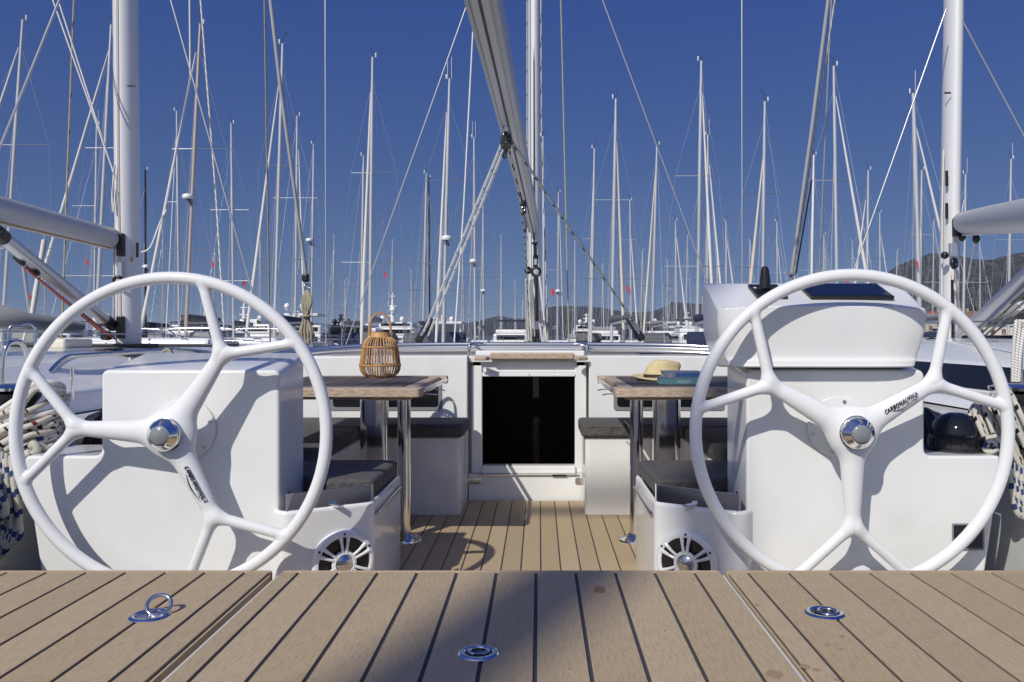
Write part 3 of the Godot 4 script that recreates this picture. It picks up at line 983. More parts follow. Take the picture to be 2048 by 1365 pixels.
func cap2(px, py, pz, ax, ay, bx, by, ra, rb, zs):
	var dx = bx - ax
	var dy = by - ay
	var t = clampf(((px - ax) * dx + (py - ay) * dy) / (dx * dx + dy * dy), 0.0, 1.0)
	var ex = px - ax - dx * t
	var ey = py - ay - dy * t
	var ez = pz * zs
	return sqrt(ex * ex + ey * ey + ez * ez) - lerpf(ra, rb, t)

func arm_field(x, y, z):
	var rr = sqrt(x * x + y * y)
	var d = cap2(x, y, z, 0.05, 0.0, 0.29, 0.0, 0.040, 0.0215, 1.25)
	var ay = absf(y)
	d = smin(d, cap2(x, ay, z, 0.30, 0.012, 0.4405, 0.1690, 0.0175, 0.0160, 1.0), 0.035)
	if rr < 0.2:
		var h = 0.5 * x + 0.866 * ay         # the neighbouring arm, turned by 120 degrees
		d = smin(d, cap2(-0.5 * x + 0.866 * ay, -0.866 * x - 0.5 * ay, z, 0.05, 0.0, 0.29, 0.0, 0.040, 0.0215, 1.25), 0.06)
		var hub = sqrt(x * x + y * y + z * z * 4.0) - 0.074
		d = smin(d, hub, 0.04)
	if rr > 0.40:
		var q = rr - 0.4805
		d = smin(d, sqrt(q * q + z * z) - 0.0182, 0.013)
	return d

func arm_mesh():
	# surface nets over one third of the wheel
	var cell = 0.0055
	var x0 = -0.045
	var y0 = -0.225
	var z0 = -0.0495
	var nx = 102
	var ny = 83
	var nz = 19
	var f = PackedFloat32Array()
	f.resize(nx * ny * nz)
	for i in nx:
		for j in ny:
			var x = x0 + i * cell
			var y = y0 + j * cell
			var far = arm_field(x, y, 0.0) > 0.06
			for k in nz:
				f[(i * ny + j) * nz + k] = 1.0 if far else arm_field(x, y, z0 + k * cell)
	var vid = {}
	var vs = []
	var ns = []
	for i in nx - 1:
		for j in ny - 1:
			for k in nz - 1:
				var b = (i * ny + j) * nz + k
				var m = 0
				var c = Vector3.ZERO
				var cnt = 0
				var vals = [f[b], f[b + nz * ny], f[b + nz], f[b + nz * ny + nz], f[b + 1], f[b + nz * ny + 1], f[b + nz + 1], f[b + nz * ny + nz + 1]]
				for e in 8:
					if vals[e] < 0: m += 1
				if m == 0 or m == 8:
					continue
				for e in [[0, 1], [2, 3], [4, 5], [6, 7], [0, 2], [1, 3], [4, 6], [5, 7], [0, 4], [1, 5], [2, 6], [3, 7]]:
					var va = vals[e[0]]
					var vb = vals[e[1]]
					if (va < 0) != (vb < 0):
						var t = va / (va - vb)
						var pa = Vector3(e[0] & 1, (e[0] >> 1) & 1, e[0] >> 2)
						var pb = Vector3(e[1] & 1, (e[1] >> 1) & 1, e[1] >> 2)
						c += pa.lerp(pb, t)
						cnt += 1
				c /= cnt
				var p = Vector3(x0 + (i + c.x) * cell, y0 + (j + c.y) * cell, z0 + (k + c.z) * cell)
				vid[b] = vs.size()
				vs.append(p)
				var h = 0.0015
				ns.append(Vector3(arm_field(p.x + h, p.y, p.z) - arm_field(p.x - h, p.y, p.z), arm_field(p.x, p.y + h, p.z) - arm_field(p.x, p.y - h, p.z), arm_field(p.x, p.y, p.z + h) - arm_field(p.x, p.y, p.z - h)).normalized())
	var mb = MB.new()
	var st = [ny * nz, nz, 1]
	for b in vid:
		for ax in 3:
			var nb = b + st[ax]
			if (f[b] < 0) == (f[nb] < 0):
				continue
			var u = st[(ax + 1) % 3]
			var w = st[(ax + 2) % 3]
			if not (vid.has(b - u) and vid.has(b - w) and vid.has(b - u - w)):
				continue
			var q = [vid[b], vid[b - u], vid[b - u - w], vid[b - w]]
			var cc = (vs[q[0]] + vs[q[2]]) * 0.5
			if cc.x < -0.004 or (cc.length() < 0.2 and absf(atan2(cc.y, cc.x)) > PI / 3 + 0.06) or absf(cc.y) > 0.205:
				continue
			mb.quad(vs[q[0]], vs[q[1]], vs[q[2]], vs[q[3]], ns[q[0]], ns[q[1]], ns[q[2]], ns[q[3]])
	return mb

func wheels():
	var arm = arm_mesh().mesh(Vector3.ZERO, M.white)
	for s in [-1.0, 1.0]:
		var c = W(-1.138, -0.3025, 2.55) if s < 0 else W(0.962, -0.295, 2.535)
		var t = thing("steering_wheel", "glossy white steering wheel at the low helm console without a screen" if s < 0 else "glossy white steering wheel in front of the console with plotter and throttle", "wheel", c, "twin steering wheels")
		part(t, "rim", MB.new().torus(c, Basis(), 0.4805, 0.0193, 120, 18), M.white)
		var a0 = deg_to_rad(57.0 if s < 0 else 30.5)
		for k in 3:
			var o = MeshInstance3D.new()
			o.name = "spoke"
			o.mesh = arm
			o.rotation.z = a0 + TAU * k / 3
			t.add_child(o, true)
		var z = Basis(Vector3.RIGHT, PI / 2)    # lathe axis towards the camera
		var nut = part(t, "hub_nut", MB.new().lathe([Vector2(0.046, 0.020), Vector2(0.052, 0.030), Vector2(0.052, 0.038), Vector2(0.047, 0.040), Vector2(0.050, 0.046), Vector2(0.050, 0.054), Vector2(0.045, 0.062), Vector2(0.034, 0.074), Vector2(0.030, 0.080), Vector2(0.027, 0.081)], Transform3D(z, c), 40, 35), M.chrome)
		part(nut, "hub_cap", MB.new().lathe([Vector2(0.0275, 0.0805), Vector2(0.024, 0.084), Vector2(0.001, 0.085)], Transform3D(z, c), 32, 50), M.hullgrey)
		part(t, "shaft", MB.new().tube([c, c - Vector3(0, 0, 0.118)], 0.032, 20), M.white)
		var fl = part(t, "flange", MB.new().lathe([Vector2(0.098, 0.0), Vector2(0.098, 0.006), Vector2(0.095, 0.008), Vector2(0.03, 0.008)], Transform3D(z, Vector3(c.x, c.y, -2.6585)), 40, 30), M.gel)
		for k in 6:
			var an = TAU * k / 6 + 0.28
			var at = Vector3(c.x + cos(an) * 0.083, c.y + sin(an) * 0.083, -2.6500)
			part(fl, "screw", MB.new().lathe([Vector2(0.007, 0.0), Vector2(0.006, 0.0022), Vector2(0.0005, 0.0026)], Transform3D(z, at), 12), M.steel)
		# the maker's lettering along one spoke
		var an = a0 + TAU * 2.0 / 3.0 if s < 0 else a0
		var dr = Vector3(cos(an), sin(an), 0)
		var bs = Basis(dr, Vector3(-dr.y, dr.x, 0), Vector3(0, 0, 1))
		var mid = 0.172 if s < 0 else 0.165
		var ptx = c + dr * mid + Vector3(0, 0, 0.0298)
		text(t, "lettering", "CARBONAUTICA", ptx + bs.y * (0.007 if s < 0 else 0.006), bs, 0.0120, M.letter, 0.25, 0.004)
		var sw = []
		for i in 13:
			var u = i / 12.0
			sw.append(ptx + dr * lerpf(-0.035, 0.055, u) + bs.y * (-0.004 - 0.009 * sin(u * PI) * (1.0 - 0.35 * u)) + Vector3(0, 0, -0.0028))
		part(t, "lettering_swoosh", MB.new().tube(sw, [0.0006, 0.0009, 0.0011, 0.0012, 0.0013, 0.0013, 0.0013, 0.0012, 0.0011, 0.0010, 0.0008, 0.0006, 0.0004], 6), M.letter)


# ---------------------------------------------------------------- tables, cushions, things on the tables
func furniture():
	for s in [-1.0, 1.0]:
		var side = "the one carrying the lantern" if s < 0 else "the one carrying hat and books"
		var t = thing("cockpit_table", "weathered teak cockpit table on chrome legs, " + side, "table", B(0.55 * s, -0.92, 3.75), "folding cockpit tables")
		var xi = 0.385
		var xo = 1.10
		part(t, "end_board", MB.new().prism(mirror(rounded([Vector2(xi, 3.25), Vector2(xo, 3.25), Vector2(xo, 3.36), Vector2(xi, 3.36)], [0.02, 0.0, 0.0, 0.0]), s), plan_at(-0.246), 0.036, 0.005, true), M.tableedge)
		part(t, "end_board", MB.new().prism(mirror(rounded([Vector2(xi, 4.18), Vector2(xo, 4.18), Vector2(xo, 4.28), Vector2(xi, 4.28)], [0.0, 0.0, 0.0, 0.02]), s), plan_at(-0.246), 0.037, 0.005, true), M.tableedge)
		part(t, "side_board", MB.new().prism(mirror([Vector2(xi + 0.03, 3.363), Vector2(xi + 0.085, 3.363), Vector2(xi + 0.085, 4.177), Vector2(xi + 0.03, 4.177)], s), plan_at(-0.245), 0.035, 0.005, true), M.tableside)
		for k in 9:
			var x = xi + 0.089 + k * 0.069
			part(t, "slat", MB.new().prism(mirror([Vector2(x, 3.363), Vector2(x + 0.065, 3.363), Vector2(x + 0.065, 4.177), Vector2(x, 4.177)], s), plan_at(-0.243), 0.0345, 0.003), M.tabledark[(k * 2) % 3])
		part(t, "under_board", MB.new().box(B(s * (xi + xo) / 2, -0.252, 3.77), Vector3(xo - xi - 0.1, 0.014, 0.9)), M.tableside)
		part(t, "grab_rail", MB.new().tube(curve([B(s * 0.40, -0.228, 3.365), B(s * 0.385, -0.226, 3.45), B(s * 0.385, -0.226, 4.1), B(s * 0.40, -0.228, 4.185)], 5), 0.010, 12), M.chrome)
		for d in [3.62, 3.92]:
			part(t, "cup_ring", MB.new().torus(B(s * 0.40, -0.262, d), Basis(Vector3.RIGHT, PI / 2 - 0.2), 0.035, 0.003, 24, 6, -PI * 0.1, PI * 1.1), M.chrome)
		part(t, "leg", MB.new().lathe([Vector2(0.032, -0.915), Vector2(0.030, -0.90), Vector2(0.030, -0.262)], Transform3D(Basis(), B(s * 0.523, 0.0, 3.71)), 24), M.chrome)
		part(t, "foot_plate", MB.new().lathe([Vector2(0.085, -0.9195), Vector2(0.083, -0.912), Vector2(0.05, -0.905), Vector2(0.033, -0.890)], Transform3D(Basis(), B(s * 0.523, 0.0, 3.71)), 28), M.chrome)
		part(t, "leg", MB.new().prism(rounded([Vector2(-0.062, -0.045), Vector2(0.062, -0.045), Vector2(0.062, 0.045), Vector2(-0.062, 0.045)], 0.03), Transform3D(Basis(Vector3(1, 0, 0), Vector3(0, 0, -1), Vector3(0, 1, 0)), B(s * 0.665, -0.917, 3.76)), 0.66), M.chrome)
		part(t, "leg_bracket", MB.new().rbox(B(s * 0.59, -0.268, 3.62), Vector3(0.20, 0.03, 0.09), 0.01), M.cream)

		# seat cushions
		var near = mirror(rounded([Vector2(0.485, 2.845), Vector2(0.478, 3.30), Vector2(1.30, 3.30), Vector2(1.30, 2.945), Vector2(0.77, 2.945), Vector2(0.655, 2.845)], [0.03, 0.03, 0.0, 0.0, 0.02, 0.04], 5), s)
		cushion("dark grey cushion on the seat beside the " + ("lantern side wheel" if s < 0 else "plotter side wheel"), near, -0.559, 0.062, B(0.8 * s, -0.56, 3.1))
		cushion("dark grey cushion on the long outer bench under the " + ("lantern table" if s < 0 else "hat and book table"), mirror(rounded([Vector2(0.806, 3.335), Vector2(1.62, 3.335), Vector2(1.62, 4.10), Vector2(0.806, 4.10)], 0.03, 5), s), -0.522, 0.067, B(1.2 * s, -0.522, 3.7))
		cushion("dark grey cushion against the cabin bulkhead behind the " + ("lantern table" if s < 0 else "hat and book table"), mirror(rounded([Vector2(0.30, 4.205), Vector2(0.80, 4.205), Vector2(0.80, 4.12), Vector2(1.62, 4.12), Vector2(1.62, 4.585), Vector2(0.30, 4.585)], [0.04, 0.0, 0.0, 0.0, 0.0, 0.03], 5), s), -0.522, 0.067, B(0.9 * s, -0.522, 4.4))

	lantern()
	hat()
	books()

func cushion(label, poly, y, h, at):
	var t = thing("seat_cushion", label, "cushion", at, "dark grey cockpit cushions")
	part(t, "pad", MB.new().prism(poly, plan_at(y), h, 0.018, true), M.cushion)
	# the sewn edge
	var pts = []
	var c = Vector2.ZERO
	for p in poly:
		c += p / poly.size()
	for i in poly.size() + 1:
		var q = poly[i % poly.size()]
		var r = q + (c - q).normalized() * 0.004
		pts.append(Vector3(r.x, H + y + h - 0.012, -r.y))
	part(t, "piping", MB.new().tube(pts, 0.0035, 6, false), M.piping)

func lantern():
	var base = W((760.0 - PX) / F * 4.1, -0.2085, 4.1)
	var t = thing("bamboo_lantern", "barrel shaped bamboo slat lantern with a hoop handle on the table", "lantern", base)
	var prof = [Vector2(0.060, 0.004), Vector2(0.082, 0.014), Vector2(0.0955, 0.035), Vector2(0.0985, 0.060), Vector2(0.093, 0.105), Vector2(0.0855, 0.150), Vector2(0.077, 0.178), Vector2(0.060, 0.195), Vector2(0.048, 0.198)]
	for k in 38:
		var a = TAU * k / 38 + 0.03 * sin(k * 5.0)
		var pts = []
		for p in prof:
			pts.append(base + Vector3(cos(a) * p.x, p.y, sin(a) * p.x))
		part(t, "slat", MB.new().tube(curve(pts, 2), 0.0033, 6), M.bamboo[(k * 5) % 3])
	part(t, "base_plate", MB.new().lathe([Vector2(0.001, 0.0), Vector2(0.066, 0.0), Vector2(0.068, 0.006), Vector2(0.001, 0.007)], Transform3D(Basis(), base), 28), M.bamboo[1])
	for h in [[0.060, 0.1015], [0.150, 0.089]]:
		part(t, "hoop_band", MB.new().lathe([Vector2(h[1], h[0] - 0.005), Vector2(h[1] + 0.003, h[0] - 0.003), Vector2(h[1] + 0.003, h[0] + 0.003), Vector2(h[1], h[0] + 0.005)], Transform3D(Basis(), base), 36), M.bamboo[0])
	part(t, "collar", MB.new().lathe([Vector2(0.052, 0.196), Vector2(0.050, 0.200), Vector2(0.046, 0.224), Vector2(0.042, 0.224), Vector2(0.044, 0.196)], Transform3D(Basis(), base), 32, 60), M.bamboo[2])
	var hp = []
	for i in 25:
		var u = i / 24.0
		var a = PI * u
		hp.append(base + Vector3(-cos(a) * (0.052 - 0.004 * sin(a)), 0.205 + pow(sin(a), 0.55) * 0.115, 0.012 * cos(a)))
	var rows = []
	for p in hp:
		rows.append([p + Vector3(0, 0, 0.008), p + Vector3(0, 0, -0.008)])
	var hb = MB.new()
	for i in hp.size() - 1:
		var dr = (hp[i + 1] - hp[i])
		var ob = Vector3(dr.y, -dr.x, 0).normalized() * 0.0042
		for e in [1.0, -1.0]:
			hb.flat(rows[i][0] + ob * e, rows[i + 1][0] + ob * e, rows[i + 1][1] + ob * e, rows[i][1] + ob * e, ob * e)
			var ed = 0 if e > 0 else 1
			hb.flat(rows[i][ed] + ob, rows[i + 1][ed] + ob, rows[i + 1][ed] - ob, rows[i][ed] - ob, Vector3(0, 0, e))
	part(t, "handle", hb, M.bamboo[0])
	part(t, "glass_cup", MB.new().lathe([Vector2(0.045, 0.010), Vector2(0.045, 0.150), Vector2(0.043, 0.150), Vector2(0.043, 0.012)], Transform3D(Basis(), base), 28), M.glass)
	part(t, "candle", MB.new().lathe([Vector2(0.03, 0.008), Vector2(0.03, 0.07), Vector2(0.001, 0.072)], Transform3D(Basis(), base), 20), M.candle)

func hat():
	var c = W((1324.0 - PX) / F * 3.84, -0.2085, 3.84)
	var t = thing("straw_hat", "straw hat with pinched crown and dark band lying behind books", "hat", c)
	var rows = []
	for p in [0.140, 0.139, 0.128, 0.112, 0.096, 0.082]:
		var r = []
		for k in 48:
			var a = TAU * k / 48
			var f = (p - 0.08) / 0.06
			var sx = cos(a)
			var lift = f * f * (0.030 * pow(maxf(sx, 0.0), 3.0) + 0.026 * pow(maxf(-sin(a), 0.0), 2.0) + 0.016 * pow(maxf(-sx, 0.0), 3.0))
			r.append(c + Vector3(sx * p * 0.98, 0.004 + 0.010 * (1.0 - f) + lift + (0.004 if p == 0.139 else 0.0), sin(a) * p * 0.88))
		rows.append(r)
	part(t, "brim", MB.new().skin(rows, true), M.straw)
	rows = []
	for p in [[0.084, 0.010], [0.082, 0.035], [0.079, 0.060], [0.076, 0.078], [0.070, 0.088], [0.058, 0.093], [0.04, 0.094], [0.02, 0.0935], [0.001, 0.093]]:
		var r = []
		for k in 48:
			var a = TAU * k / 48
			var x = cos(a) * p[0]
			var z = sin(a) * p[0] * 0.84
			var y = p[1]
			var u = clampf((y - 0.03) / 0.06, 0, 1)
			y -= u * 0.020 * exp(-pow(z / 0.022, 2.0))
			x += u * u * (0.020 * smoothstep(0.02, 0.08, x) + 0.010 * smoothstep(0.02, 0.08, -x))
			z *= 1.0 - 0.42 * u * smoothstep(0.0, 0.09, x)
			y -= 0.012 * u * smoothstep(0.02, 0.09, -x)
			r.append(c + Vector3(x, y, z))
		rows.append(r)
	part(t, "crown", MB.new().skin(rows, true, c + Vector3(0, 0.03, 0)), M.straw)
	var bd = MB.new()
	for k in 48:
		var q = []
		var nn = []
		for e in [[0, 0.013], [1, 0.013], [1, 0.028], [0, 0.028]]:
			var a = TAU * (k + e[0]) / 48
			q.append(c + Vector3(cos(a) * 0.0855, e[1], sin(a) * 0.0855 * 0.845)); nn.append(Vector3(cos(a), 0, sin(a)).normalized())
		bd.quad(q[0], q[1], q[2], q[3], nn[0], nn[1], nn[2], nn[3])
	part(t, "hat_band", bd, M.band)

func book(label, c, sz, cover, spine_words, spine_mat, flip):
	var t = thing("book", label, "book", c, "books on the cockpit table")
	var h = sz.y
	part(t, "pages", MB.new().box(c + Vector3(0.002, h / 2, -0.002), Vector3(sz.x - 0.008, h - 0.006, sz.z - 0.010)), M.paper)
	part(t, "cover", MB.new().box(c + Vector3(0, 0.0015, 0), Vector3(sz.x, 0.003, sz.z)).box(c + Vector3(0, h - 0.0015, 0), Vector3(sz.x, 0.003, sz.z)), cover)
	part(t, "spine", MB.new().rbox(c + Vector3(0, h / 2, sz.z / 2 - 0.0015), Vector3(sz.x, h, 0.006), 0.002), cover)
	if spine_mat:
		part(t, "spine_panel", MB.new().box(c + Vector3(0.025, h / 2, sz.z / 2 + 0.002), Vector3(sz.x * 0.72, h * 0.62, 0.001)), spine_mat)
		part(t, "spine_emblem", MB.new().lathe([Vector2(0.0085, 0.0), Vector2(0.0085, 0.001), Vector2(0.0005, 0.001)], Transform3D(Basis(Vector3.RIGHT, PI / 2), c + Vector3(-sz.x * 0.36, h / 2, sz.z / 2 + 0.0018)), 20), M.letterwhite)
		part(t, "emblem_drop", MB.new().prism(rounded([Vector2(-0.005, -0.003), Vector2(0.005, -0.003), Vector2(0.0, 0.007)], 0.003), Transform3D(Basis(), c + Vector3(-sz.x * 0.36 - 0.002, h / 2, sz.z / 2 + 0.003)), 0.0006), M.letter)
	if spine_words:
		var bs = Basis(Vector3(0, 0, 1), PI) if flip else Basis()
		text(t, "spine_lettering", spine_words, c + Vector3(0.008, h * 0.48, sz.z / 2 + 0.0022), bs, h * 0.50, M.letterwhite, 0.0, 0.0008)
	return t

func books():
	var d = 3.56
	var x = (1359.0 - PX) / F * d
	book("teal book lying flat at the bottom, spine lettered upside down", W(x, -0.2085, d), Vector3(0.185, 0.026, 0.14), M.bookteal, "LAGOM", null, true)
	book("blue and grey book lying on top of the teal book", W(x + 0.006, -0.1822, d), Vector3(0.165, 0.028, 0.13), M.bookgrey, "", M.bookblue, false)


# ---------------------------------------------------------------- fittings
func fittings():
	for s in [-1.0, 1.0]:
		loudspeaker(s)
		# polished retaining band along the seat edge
		var t = thing("steel_band", "polished steel band standing on the seat edge near the " + ("lantern side wheel" if s < 0 else "plotter side wheel"), "metal band", B(0.6 * s, -0.56, 2.7), "polished seat edge bands")
		var pp = [Vector2(0.728, 2.69), Vector2(0.722, 2.622), Vector2(0.482, 2.785), Vector2(0.482, 2.815)]
		for i in 3:
			var a = B(pp[i].x * s, -0.532, pp[i].y)
			var b = B(pp[i + 1].x * s, -0.532, pp[i + 1].y)
			var zz = (b - a).normalized()
			part(t, "band_panel", MB.new().rbox((a + b) / 2, Vector3(0.003, 0.055, a.distance_to(b)), 0.001, 1, Basis(Vector3.UP.cross(zz), Vector3.UP, zz)), M.chrome)
		part(t, "band_hinge", MB.new().rbox(B(0.60 * s, -0.557, 2.712), Vector3(0.10, 0.010, 0.02), 0.003, 2, Basis(Vector3.UP, 0.6 * s)), M.chrome)
		# winch
		var wb = B(1.815 * s, -0.361, 2.97)
		var w = thing("sheet_winch", "black sheet winch with chrome top, wrapped in " + ("red and blue flecked ropes" if s < 0 else "black flecked ropes"), "winch", wb, "sheet winches on the coamings")
		part(w, "drum", MB.new().lathe([Vector2(0.10, 0.0), Vector2(0.10, 0.02), Vector2(0.075, 0.05), Vector2(0.072, 0.11), Vector2(0.092, 0.135), Vector2(0.095, 0.15), Vector2(0.08, 0.155)], Transform3D(Basis(), wb), 32), M.rubber)
		part(w, "self_tailer", MB.new().lathe([Vector2(0.07, 0.155), Vector2(0.10, 0.165), Vector2(0.102, 0.175), Vector2(0.07, 0.185), Vector2(0.001, 0.188)], Transform3D(Basis(), wb), 32), M.chrome)
		# rolled rubber fender behind the console wing
		var fb = B(1.45 * s, -0.45, 3.14)
		var fd = thing("rubber_fender", "black ribbed rubber fender tucked behind the " + ("lantern side" if s < 0 else "plotter side") + " console", "fender", fb, "black rubber fenders")
		part(fd, "fender_body", MB.new().tube([B(1.22 * s, -0.40, 3.14), B(1.235 * s, -0.40, 3.14), B(1.26 * s, -0.40, 3.14), B(1.58 * s, -0.40, 3.14), B(1.62 * s, -0.40, 3.14), B(1.635 * s, -0.40, 3.14)], [0.07, 0.10, 0.115, 0.115, 0.10, 0.07], 28), M.rubber)
		for k in 8:
			part(fd, "rib", MB.new().torus(B((1.28 + k * 0.04) * s, -0.40, 3.14), Basis(Vector3.UP, PI / 2), 0.116, 0.010, 28, 6), M.rubber)

	# compass on the wing of the plotter side console
	var cb = P(1913, 905, 2.80)
	cb.y = H - 0.389
	var t = thing("compass", "black domed compass on the console wing beside the ropes", "compass", cb)
	part(t, "compass_base", MB.new().lathe([Vector2(0.001, 0.0), Vector2(0.096, 0.0), Vector2(0.096, 0.008), Vector2(0.090, 0.010), Vector2(0.090, 0.044), Vector2(0.086, 0.048), Vector2(0.075, 0.050)], Transform3D(Basis(), cb), 36), M.rubber)
	for k in 12:
		var a = TAU * k / 12 + 0.2
		part(t, "grip_rib", MB.new().rbox(cb + Vector3(cos(a) * 0.091, 0.026, sin(a) * 0.091), Vector3(0.008, 0.03, 0.016), 0.002, 1, Basis(Vector3.UP, -a)), M.rubber)
	part(t, "compass_dome", MB.new().lathe([Vector2(0.080, 0.048), Vector2(0.081, 0.06), Vector2(0.077, 0.080), Vector2(0.066, 0.101), Vector2(0.048, 0.116), Vector2(0.026, 0.125), Vector2(0.001, 0.128)], Transform3D(Basis(), cb), 36, 60), M.smoked)

	# instrument pod over the right hand console
	var pb = B(0.99, -0.10, 2.74)
	t = thing("instrument_pod", "white moulded instrument pod on top of the plotter side console", "instrument pod", pb)
	var mb = MB.new().rbox(B(0.99, 0.0, 2.735), Vector3(0.70, 0.20, 0.27), 0.028, 4)
	mb = MB.new()
	var nu = 36
	# body: side profile (d, y), swept across with a crowned aft face
	var prof = [Vector2(2.70, -0.104), Vector2(2.647, -0.104), Vector2(2.608, -0.101), Vector2(2.608, -0.092), Vector2(2.610, -0.080), Vector2(2.618, -0.062), Vector2(2.608, 0.02), Vector2(2.604, 0.082), Vector2(2.605, 0.092), Vector2(2.621, 0.0985), Vector2(2.70, 0.124), Vector2(2.84, 0.173), Vector2(2.865, 0.176), Vector2(2.88, 0.16), Vector2(2.89, -0.06), Vector2(2.87, -0.104)]
	prof = Array(curve2(prof, 3))
	var rows = []
	var ts = [-1.0, -0.996, -0.985, -0.965, -0.94]
	for i in 25:
		ts.append(lerpf(-0.9, 0.9, i / 24.0))
	ts.append_array([0.94, 0.965, 0.985, 0.996, 1.0])
	for u in ts:
		var r = []
		var e = sqrt(maxf(0.0, 1.0 - pow(clampf((absf(u) - 0.96) / 0.04, 0, 1), 2.0)))
		for p in prof:
			var low = clampf((0.06 - p.y) / 0.16, 0, 1)
			var half = 0.334 - 0.036 * low * low
			var k = 1.0 - 0.10 * (1.0 - e)
			var cy = 0.03
			var cd = 2.75
			var d = cd + (p.x - cd) * (0.93 + 0.07 * e)
			var y = cy + (p.y - cy) * (0.95 + 0.05 * e)
			# the aft corners sweep forward, the top edge drops to the sides
			var aft = clampf((2.78 - p.x) / 0.16, 0, 1)
			d += 0.030 * pow(u, 6.0) * aft
			y -= 0.010 * u * u * clampf((p.y - 0.05) / 0.05, 0, 1) * aft
			r.append(B(0.99 + u * half, y, d))
		rows.append(r)
	mb.skin(rows, true, B(0.99, 0.03, 2.75))
	for e in [0, rows.size() - 1]:
		var c = Vector3.ZERO
		for p in rows[e]:
			c += p / rows[e].size()
		var sx = Vector3(-1 if e == 0 else 1, 0, 0)
		for j in rows[e].size():
			mb.tri(c, rows[e][j], rows[e][(j + 1) % rows[e].size()], sx, sx, sx)
	part(t, "pod_shell", mb, M.gel)
	# the screens lie on the sloping top panel
	var slope = atan2(0.173 - 0.099, 2.84 - 2.634)
	var pb2 = Basis(Vector3.RIGHT, slope)
	var at = func(px, py):    # point on the panel seen at that pixel
		var a = (PY - py) / F
		var d = (0.101 - 2.634 * tan(slope)) / (a - tan(slope))
		return W((px - PX) / F * d, a * d, d)
	var cpl = thing("chart_plotter", "black chart plotter screen sunk into the instrument pod", "screen", at.call(1690, 588))
	var s0 = at.call(1690, 587)
	part(cpl, "bezel", MB.new().rbox(s0 + pb2 * Vector3(0, 0.006, 0), Vector3(0.270, 0.014, 0.150), 0.004, 2, pb2), M.black)
	part(cpl, "display", MB.new().box(s0 + pb2 * Vector3(0, 0.0135, 0), Vector3(0.254, 0.0012, 0.134), pb2), M.screen)
	var th = thing("throttle_control", "black engine throttle lever on its plate beside the plotter", "throttle", at.call(1535, 588))
	var s1 = at.call(1535, 587)
	part(th, "mounting_plate", MB.new().rbox(s1 + pb2 * Vector3(0, 0.006, 0), Vector3(0.100, 0.014, 0.135), 0.004, 2, pb2), M.black)
	var lv = s1 + pb2 * Vector3(-0.012, 0.02, 0.01)
	part(th, "lever", MB.new().tube([lv, lv + Vector3(0.0, 0.03, 0.0), lv + Vector3(0, 0.062, -0.002), lv + Vector3(0, 0.072, -0.003)], [0.019, 0.017, 0.013, 0.008], 14), M.black)
	part(th, "pivot", MB.new().tube([s1 + pb2 * Vector3(-0.04, 0.018, 0.012), s1 + pb2 * Vector3(0.02, 0.018, 0.012)], 0.009, 12), M.black)
	part(th, "marking", MB.new().box(s1 + pb2 * Vector3(-0.036, 0.0135, -0.02), Vector3(0.012, 0.001, 0.010), pb2), M.letterwhite)
	part(th, "marking", MB.new().box(s1 + pb2 * Vector3(0.026, 0.0135, -0.02), Vector3(0.010, 0.001, 0.010), pb2), M.letterwhite)
	# small black panel low on the console
	var bp = thing("control_panel", "small square black panel low on the plotter side console", "panel", P(1937, 1100, 2.655))
	part(bp, "panel_plate", MB.new().rbox(P(1937, 1074, 2.656), Vector3(0.104, 0.086, 0.006), 0.003), M.hullgrey)
	part(bp, "panel_face", MB.new().box(P(1937, 1074, 2.6525), Vector3(0.092, 0.074, 0.002)), M.screen)

func curve2(pts, per):
	var out = []
	var m = pts.size()
	for i in m:
		for t in per:
			out.append(pts[i].cubic_interpolate(pts[(i + 1) % m], pts[(i + m - 1) % m], pts[(i + 2) % m], float(t) / per))
	return out

